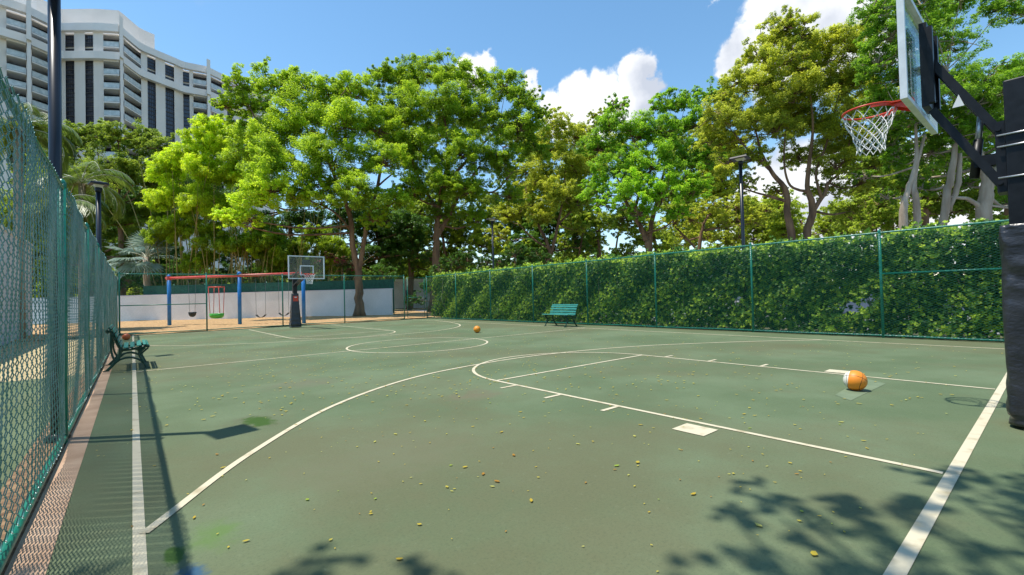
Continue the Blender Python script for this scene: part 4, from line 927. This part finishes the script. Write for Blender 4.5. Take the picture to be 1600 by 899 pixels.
# fan palm
def fan_palm(label, u, v, depth, rpx, seed):
    r = np.random.default_rng(seed); c = at(u, v, depth); t = thing('fan_palm', label, 'palm tree', (c[0], c[1], 0))
    m = MB(); m.tube([(c[0], c[1], 0), (c[0]+.05, c[1], c[2]*.5), (c[0], c[1], c[2])], [.28, .24, .22], 12)
    pt = MB(); V = []; F = []; T = []; Rr = rpx*depth/FPX
    nf = 18
    for i in range(nf):
        az = 2*math.pi*i/nf*2.618+r.uniform(-.2, .2); el = R([80, 55, 35, 15, -8, -35][i % 6]+r.uniform(-8, 8))
        d = np.array((math.cos(az)*math.cos(el), math.sin(az)*math.cos(el), math.sin(el)))
        pl = Rr*r.uniform(.38, .5); tip = c+d*pl+np.array((0, 0, -.05))
        pt.tube([c, c+d*pl*.5+np.array((0,0,.04)), tip], [.035, .028, .02], 6, caps=False)
        s = np.cross(d, (0, 0, 1)); s = unit(s); nn = unit(np.cross(s, d)); nseg = 30; fl = Rr*r.uniform(.55, .68); tt = r.uniform(.3, .8)-(.25 if i % 6 > 3 else 0)
        for k in range(nseg):
            a = R(-105+210*(k+.5)/nseg); a2 = R(105/nseg*1.02)
            dd = d*math.cos(a)+s*math.sin(a); ss = -d*math.sin(a)+s*math.cos(a)
            ln = fl*(1-.18*(abs(a)/R(105))**2)*r.uniform(.94, 1.04); wv = math.tan(a2)*ln*.55
            p0 = tip; p1 = tip+dd*ln*.6-ss*wv+nn*.06*(-1)**k; p2 = tip+dd*ln+np.array((0, 0, -.16*ln)); p3 = tip+dd*ln*.6+ss*wv-nn*.03*(-1)**k
            b = len(V); V += [p0, p1, p2, p3]; F.append((b, b+1, b+2, b+3)); T += [tt+r.normal(0, .08)]*4
    m.build('trunk', MT['barkpale'], t, True); pt.build('leaf_stalks', MT['leaf_stalk'], t, True)
    fastmesh('fronds', V, F, MT['leaf_silver'], t, tint=T)
MT['leaf_stalk'] = mat('palm_stalk', (.42, .42, .30), (.58, .56, .42), rough=.6, scale=5)
fan_palm('silver-blue fan palm behind the left end of the grey wall', 228, 402, 38.5, 50, 51)
def feather_palm(label, u, v, depth, rpx, seed, nf=20, lean=0.):
    r = np.random.default_rng(seed); c = at(u, v, depth); t = thing('feather_palm', label, 'palm tree', (c[0], c[1], 0), 0, 'feather palms beyond the left fence')
    MB().tube([(c[0]+lean, c[1], 0), (c[0]+lean*.5, c[1], c[2]*.5), (c[0], c[1], c[2])], [.2, .16, .14], 12).build('trunk', MT['barkpale'], t, True)
    Rr = rpx*depth/FPX; V = []; F = []; T = []; st_ = MB()
    for i in range(nf):
        az = 2*math.pi*i/nf*2.618+r.uniform(-.2, .2); el0 = R(r.uniform(5, 75)); h = np.array((math.cos(az), math.sin(az), 0)); sd2 = np.array((-math.sin(az), math.cos(az), 0))
        P = []; p = c.copy(); el = el0; n = 26; stp = Rr*1.25/n
        for k in range(n):
            P.append(p.copy()); p = p+(h*math.cos(el)+np.array((0, 0, math.sin(el))))*stp; el -= R(4.6)*(1+.5*k/n)
        st_.tube(P[::3]+[P[-1]], list(np.linspace(.028, .006, len(P[::3])+1)), 5, caps=False); tt = r.uniform(.25, .75)
        for k in range(2, n-1):
            for q in range(3):
                for s in (-1, 1):
                    a = P[k]+(P[k+1]-P[k])*q/3; ln = Rr*.30*math.sin(math.pi*min(1, (k+2)/n*.92))**.6*r.uniform(.85, 1.1)
                    dr = unit(sd2*s*.8+unit(P[k+1]-P[k])*.5+np.array((0, 0, -.45+r.normal(0, .12)))); wv = np.cross(dr, (0, 0, 1)); wv = unit(wv)*.022
                    b = len(V); V += [a, a+dr*ln*.5+wv, a+dr*ln+np.array((0, 0, -.12*ln)), a+dr*ln*.5-wv]; F.append((b, b+1, b+2, b+3)); T += [tt+r.normal(0, .1)]*4
    st_.build('leaf_ribs', MT['leaf_stalk'], t, True); fastmesh('fronds', V, F, MT['leaf_palm'], t, tint=T)
feather_palm('tall feather palm left of the near lamp post, in front of the tower', 28, 205, 19, 80, 61, 22)
feather_palm('feather palm with reddish trunk between the near and second lamp posts', 128, 288, 24, 70, 62, 20)
feather_palm('low feather palm deep in the greenery above the left fence', 85, 330, 22, 70, 63, 18)

# ------------------------------------------------------------------ hedge behind the right fence
def hedge():
    r = np.random.default_rng(77); t = thing('hedge', 'long leafy green hedge growing against the right fence', 'hedge', (XR+.9, 10, 0))
    y0, y1 = -5., 24.2; n = 52000
    # density field with gaps
    y = r.uniform(y0, y1, n); z = .03+(r.beta(1.15, 1.1, n))*2.62
    topn = 2.56+.05*np.sin(y*1.7)+.06*np.sin(y*4.1+1)+.05*np.sin(y*9.3+2)+.07*(y > 8)+np.where(r.random(n) < .06, r.uniform(.05, .22, n), 0)
    z = z/2.65*topn
    x = XR+.16+np.abs(r.normal(0, .16, n))+.08*np.sin(y*3+z*4)+.06
    hol = np.sin(y*1.3+.5*z)*np.sin(z*2.6+y*.9)+.5*np.sin(y*3.7+z*5)+r.normal(0, .3, n)+.35*(y < 4)
    keep = ~((hol > 1.25) & (z > .5) & (z < 2.2)) 
    y, z, x, hol = y[keep], z[keep], x[keep], hol[keep]; m = len(y)
    depthlayer = r.random(m) < .45; x = x+np.where(depthlayer, r.uniform(.2, .9, m), 0)
    C = np.stack([x, y, z], 1)
    per = 7
    ax = np.stack([-np.ones(m)*.7, r.normal(0, .35, m), .55+r.normal(0, .35, m)], 1); ax /= np.linalg.norm(ax, axis=1, keepdims=True)
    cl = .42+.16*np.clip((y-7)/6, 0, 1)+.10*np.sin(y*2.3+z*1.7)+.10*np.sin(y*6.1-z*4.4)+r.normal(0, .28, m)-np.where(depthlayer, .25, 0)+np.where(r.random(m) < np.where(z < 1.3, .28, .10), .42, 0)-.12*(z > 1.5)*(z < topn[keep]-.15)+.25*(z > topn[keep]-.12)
    Cc = np.repeat(C, per, 0); A_ = np.repeat(ax, per, 0); k = len(Cc)
    d = r.normal(size=(k, 3)); d -= A_*(d*A_).sum(1, keepdims=True)*1.; d /= np.linalg.norm(d, axis=1, keepdims=True)
    dr = d*.8+A_*.6; dr /= np.linalg.norm(dr, axis=1, keepdims=True)
    ln = r.uniform(.05, .088, (k, 1))*np.repeat(np.where(depthlayer, 1.7, 1.), per)[:, None]; ctr = Cc+dr*ln*.55; nr = A_*1.0-d*.5+r.normal(0, .15, (k, 3)); nr /= np.linalg.norm(nr, axis=1, keepdims=True)
    b = np.cross(nr, dr); b /= np.linalg.norm(b, axis=1, keepdims=True); wv = ln*.26
    V = np.stack([ctr-dr*ln/2, ctr+b*wv+dr*ln*.08, ctr+dr*ln/2-nr*ln*.1, ctr-b*wv+dr*ln*.08], 1).reshape(-1, 3)
    T = np.repeat(np.clip(np.repeat(cl, per)+r.normal(0, .07, k), 0, 1), 4)
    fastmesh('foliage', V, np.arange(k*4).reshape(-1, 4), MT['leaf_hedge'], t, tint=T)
    mm = MB()
    for i in range(150):
        yy = r.uniform(y0, y1); xx = XR+.5+r.uniform(0, .5); p = [np.array((xx, yy, 0.))]
        for q in range(4): p.append(p[-1]+np.array((r.normal(0, .1), r.normal(0, .15), .58)))
        mm.tube(p, [.018, .015, .012, .009, .005], 5, caps=False)
    mm.build('stems', MT['barkpale'], t, True)
hedge()

# ------------------------------------------------------------------ parked cars glimpsed through the hedge
def car(label, x, y, rz, paint):
    t = thing('parked_car', label, 'car', (x, y, 0), rz, 'cars parked behind the hedge')
    prof = [(-2.2,.35),(-2.25,.62),(-2.15,.92),(-1.65,1.0),(-1.0,1.42),(-.2,1.5),(.6,1.44),(1.25,1.02),(1.95,.9),(2.22,.66),(2.2,.35)]
    m = MB()
    for (w0, w1) in ((-.88, .88),): m.prism(prof, w0, w1, 'y')
    m.build('body', paint, t, bevel=.09)
    for s in (-1, 1):
        g = MB(); yy = s*.885; g.prism([(-1.35,1.03),(-.9,1.36),(-.2,1.42),(.52,1.37),(1.0,1.03)], min(yy, yy+s*.006), max(yy, yy+s*.006), 'y'); g.build('side_window', MT['tglass'], t)
        for xw in (-1.35, 1.38):
            wv = MB(); wv.tube([(xw, s*.72, .33), (xw, s*.9, .33)], .33, 20); wo = wv.build('wheel', MT['rubber'], t)
            MB().tube([(xw, s*.9, .33), (xw, s*.915, .33)], .20, 16).build('rim', MT['steel'], wo)
    return t
car('silver-blue car parked behind the hedge, glimpsed through its gaps', 12.6, 3.4, R(95), MT['carpaint'])
car('white car parked behind the hedge, glimpsed through its leaves', 12.8, -.6, R(88), MT['carwhite'])

# ------------------------------------------------------------------ fallen leaves
def one_leaf(r, s, tintv):
    n = 7; V = [(0, 0, .0)]
    out_ = [(-1,0),(-.55,.38),(0,.5),(.5,.36),(1,0),(.5,-.36),(0,-.5),(-.55,-.38)]
    curl = r.uniform(.05, .45)
    V = [(a*s*r.uniform(.8, 1.2), b*s*r.uniform(.6, 1.3), .004+curl*s*(abs(a)**2*.6+abs(b)*r.uniform(.5, 1.2))) for a, b in out_]
    V.append((0, 0, .006)); F = [(i, (i+1) % 8, 8) for i in range(8)]
    return V, F
lr = np.random.default_rng(99); protos = []
for i in range(6):
    V, F = one_leaf(lr, 1., 0); tv = [.05, .3, .42, .55, .72, .95][i]
    o = fastmesh('fallen_leaf', np.array(V), np.array(F), MT['fallen'], tint=[tv]*9); protos.append(o)
# where leaves drift: denser left of centre and along the middle
def leafspot():
    while True:
        x = lr.uniform(-6.2, 6.6); y = lr.uniform(.2, 22)
        dn = .25+.75*math.exp(-((x+2.8)/2.6)**2)*(.4+.6*math.exp(-((y-5)/5)**2))
        if lr.random() < dn: return x, y
spots = sorted([leafspot() for _ in range(2200)], key=lambda p: math.hypot(p[0]-CX, p[1]-CY)); spots = [p for p in spots if p[0]+p[1]*1.2 > -4.6]
first = {}
for i, (x, y) in enumerate(spots[:298]):
    k = int(lr.choice(6, p=[.16, .2, .24, .2, .12, .08])); s = lr.uniform(.006, .014) if lr.random() < .82 else lr.uniform(.014, .025)
    o = protos[k] if k not in first else protos[k].copy()
    if k in first: col.objects.link(o)
    first[k] = 1
    o.location = (x, y, .0065); o.rotation_euler = (0, 0, lr.uniform(0, 6.28)); o.scale = (s, s*lr.uniform(.8, 1.25), s)
    tag(o, 'small curled yellow-green or brown leaf fallen on the green court', 'leaf', 'fallen leaves scattered over the court')
for k in range(6):
    if k not in first: bpy.data.objects.remove(protos[k])
V = []; F = []; T = []
for (x, y) in spots[298:]:
    v, f = one_leaf(lr, lr.uniform(.013, .028), 0); a = lr.uniform(0, 6.28); b = len(V); tv = lr.uniform(.2, .8)
    V += [(x+p[0]*math.cos(a)-p[1]*math.sin(a), y+p[0]*math.sin(a)+p[1]*math.cos(a), p[2]+.005) for p in v]; F += [tuple(i+b for i in q) for q in f]; T += [tv]*9
tag(fastmesh('leaf_litter', V, F, MT['fallen'], tint=T), 'fine scatter of small yellow leaves over the far half of the court', 'leaf litter', kind='stuff')

# ------------------------------------------------------------------ tree overhead, left of and behind the camera: its boughs shade the foreground
def overhead():
    r = np.random.default_rng(5); sh = np.array([-.285, .20])
    t = thing('overhanging_tree', 'overhanging tree whose boughs cast the leafy shadows along the front of the court', 'tree', (-10.5, -5.5, 0))
    # ground positions of shadow blotches -> boughs at height h
    G_ = [(-3.9,.55,.22,8.2),(-3.6,.35,.28,8.6),(-3.3,.50,.22,8.4),(-3.35,.1,.3,8.8),(-3.0,.62,.16,8.3),(-2.95,.25,.22,8.6),(-2.6,-.05,.25,8.8),(-2.2,-.15,.28,8.6),(-2.35,-.45,.3,8.4),(-1.7,-.05,.2,8.6),(-2.0,.05,.18,8.2),(-1.5,-.5,.3,8.5),(-3.7,-.1,.3,8.6),(-3.9,.1,.3,8.8),(-4.35,.6,.22,8.6),(-4.5,.3,.25,8.2),(-3.0,-.3,.35,8.5),
          (-1.9,-.35,.22,8.3),(-2.5,.18,.14,8.7),(-5.0,1.35,.16,8.4),(-5.35,1.75,.17,8.7),(-5.9,2.0,.16,8.3),(-6.1,2.4,.2,8.6),(-5.6,1.4,.25,8.8),(-1.2,-.6,.3,8.3),(-3.45,.78,.10,8.2),(-4.9,.9,.2,8.6),(-2.75,.42,.1,8.4)]
    b3 = [(np.array((x+sh[0]*h+r.normal(0, .05), y+sh[1]*h+r.normal(0, .05), h)), rr*1.15, 0) for x, y, rr, h in G_]
    m = MB(); fork = np.array((-9.2, -3.0, 5.)); m.tube(spline([np.array((-10.5, -5.5, 0)), np.array((-10.2, -4.6, 2.6)), fork], 5), list(np.linspace(.3, .2, 11)), 12)
    for (c, rr, dt) in b3:
        mid = (fork+c)/2+np.array((0, 0, .5))+r.normal(0, .3, 3); m.tube(spline([fork, mid, c], 5), list(np.linspace(.07, .012, 11)), 6, caps=False)
    m.build('trunk', MT['bark'], t, True)
    V, F, T, s = crown_leaves(b3, .9, .085, r, flat=.6, subr=.36, nsp=9)
    fastmesh('crown', V, F, MT['leaf_mid'], t, tint=T)
overhead()

print('LEAVES', NL[0])
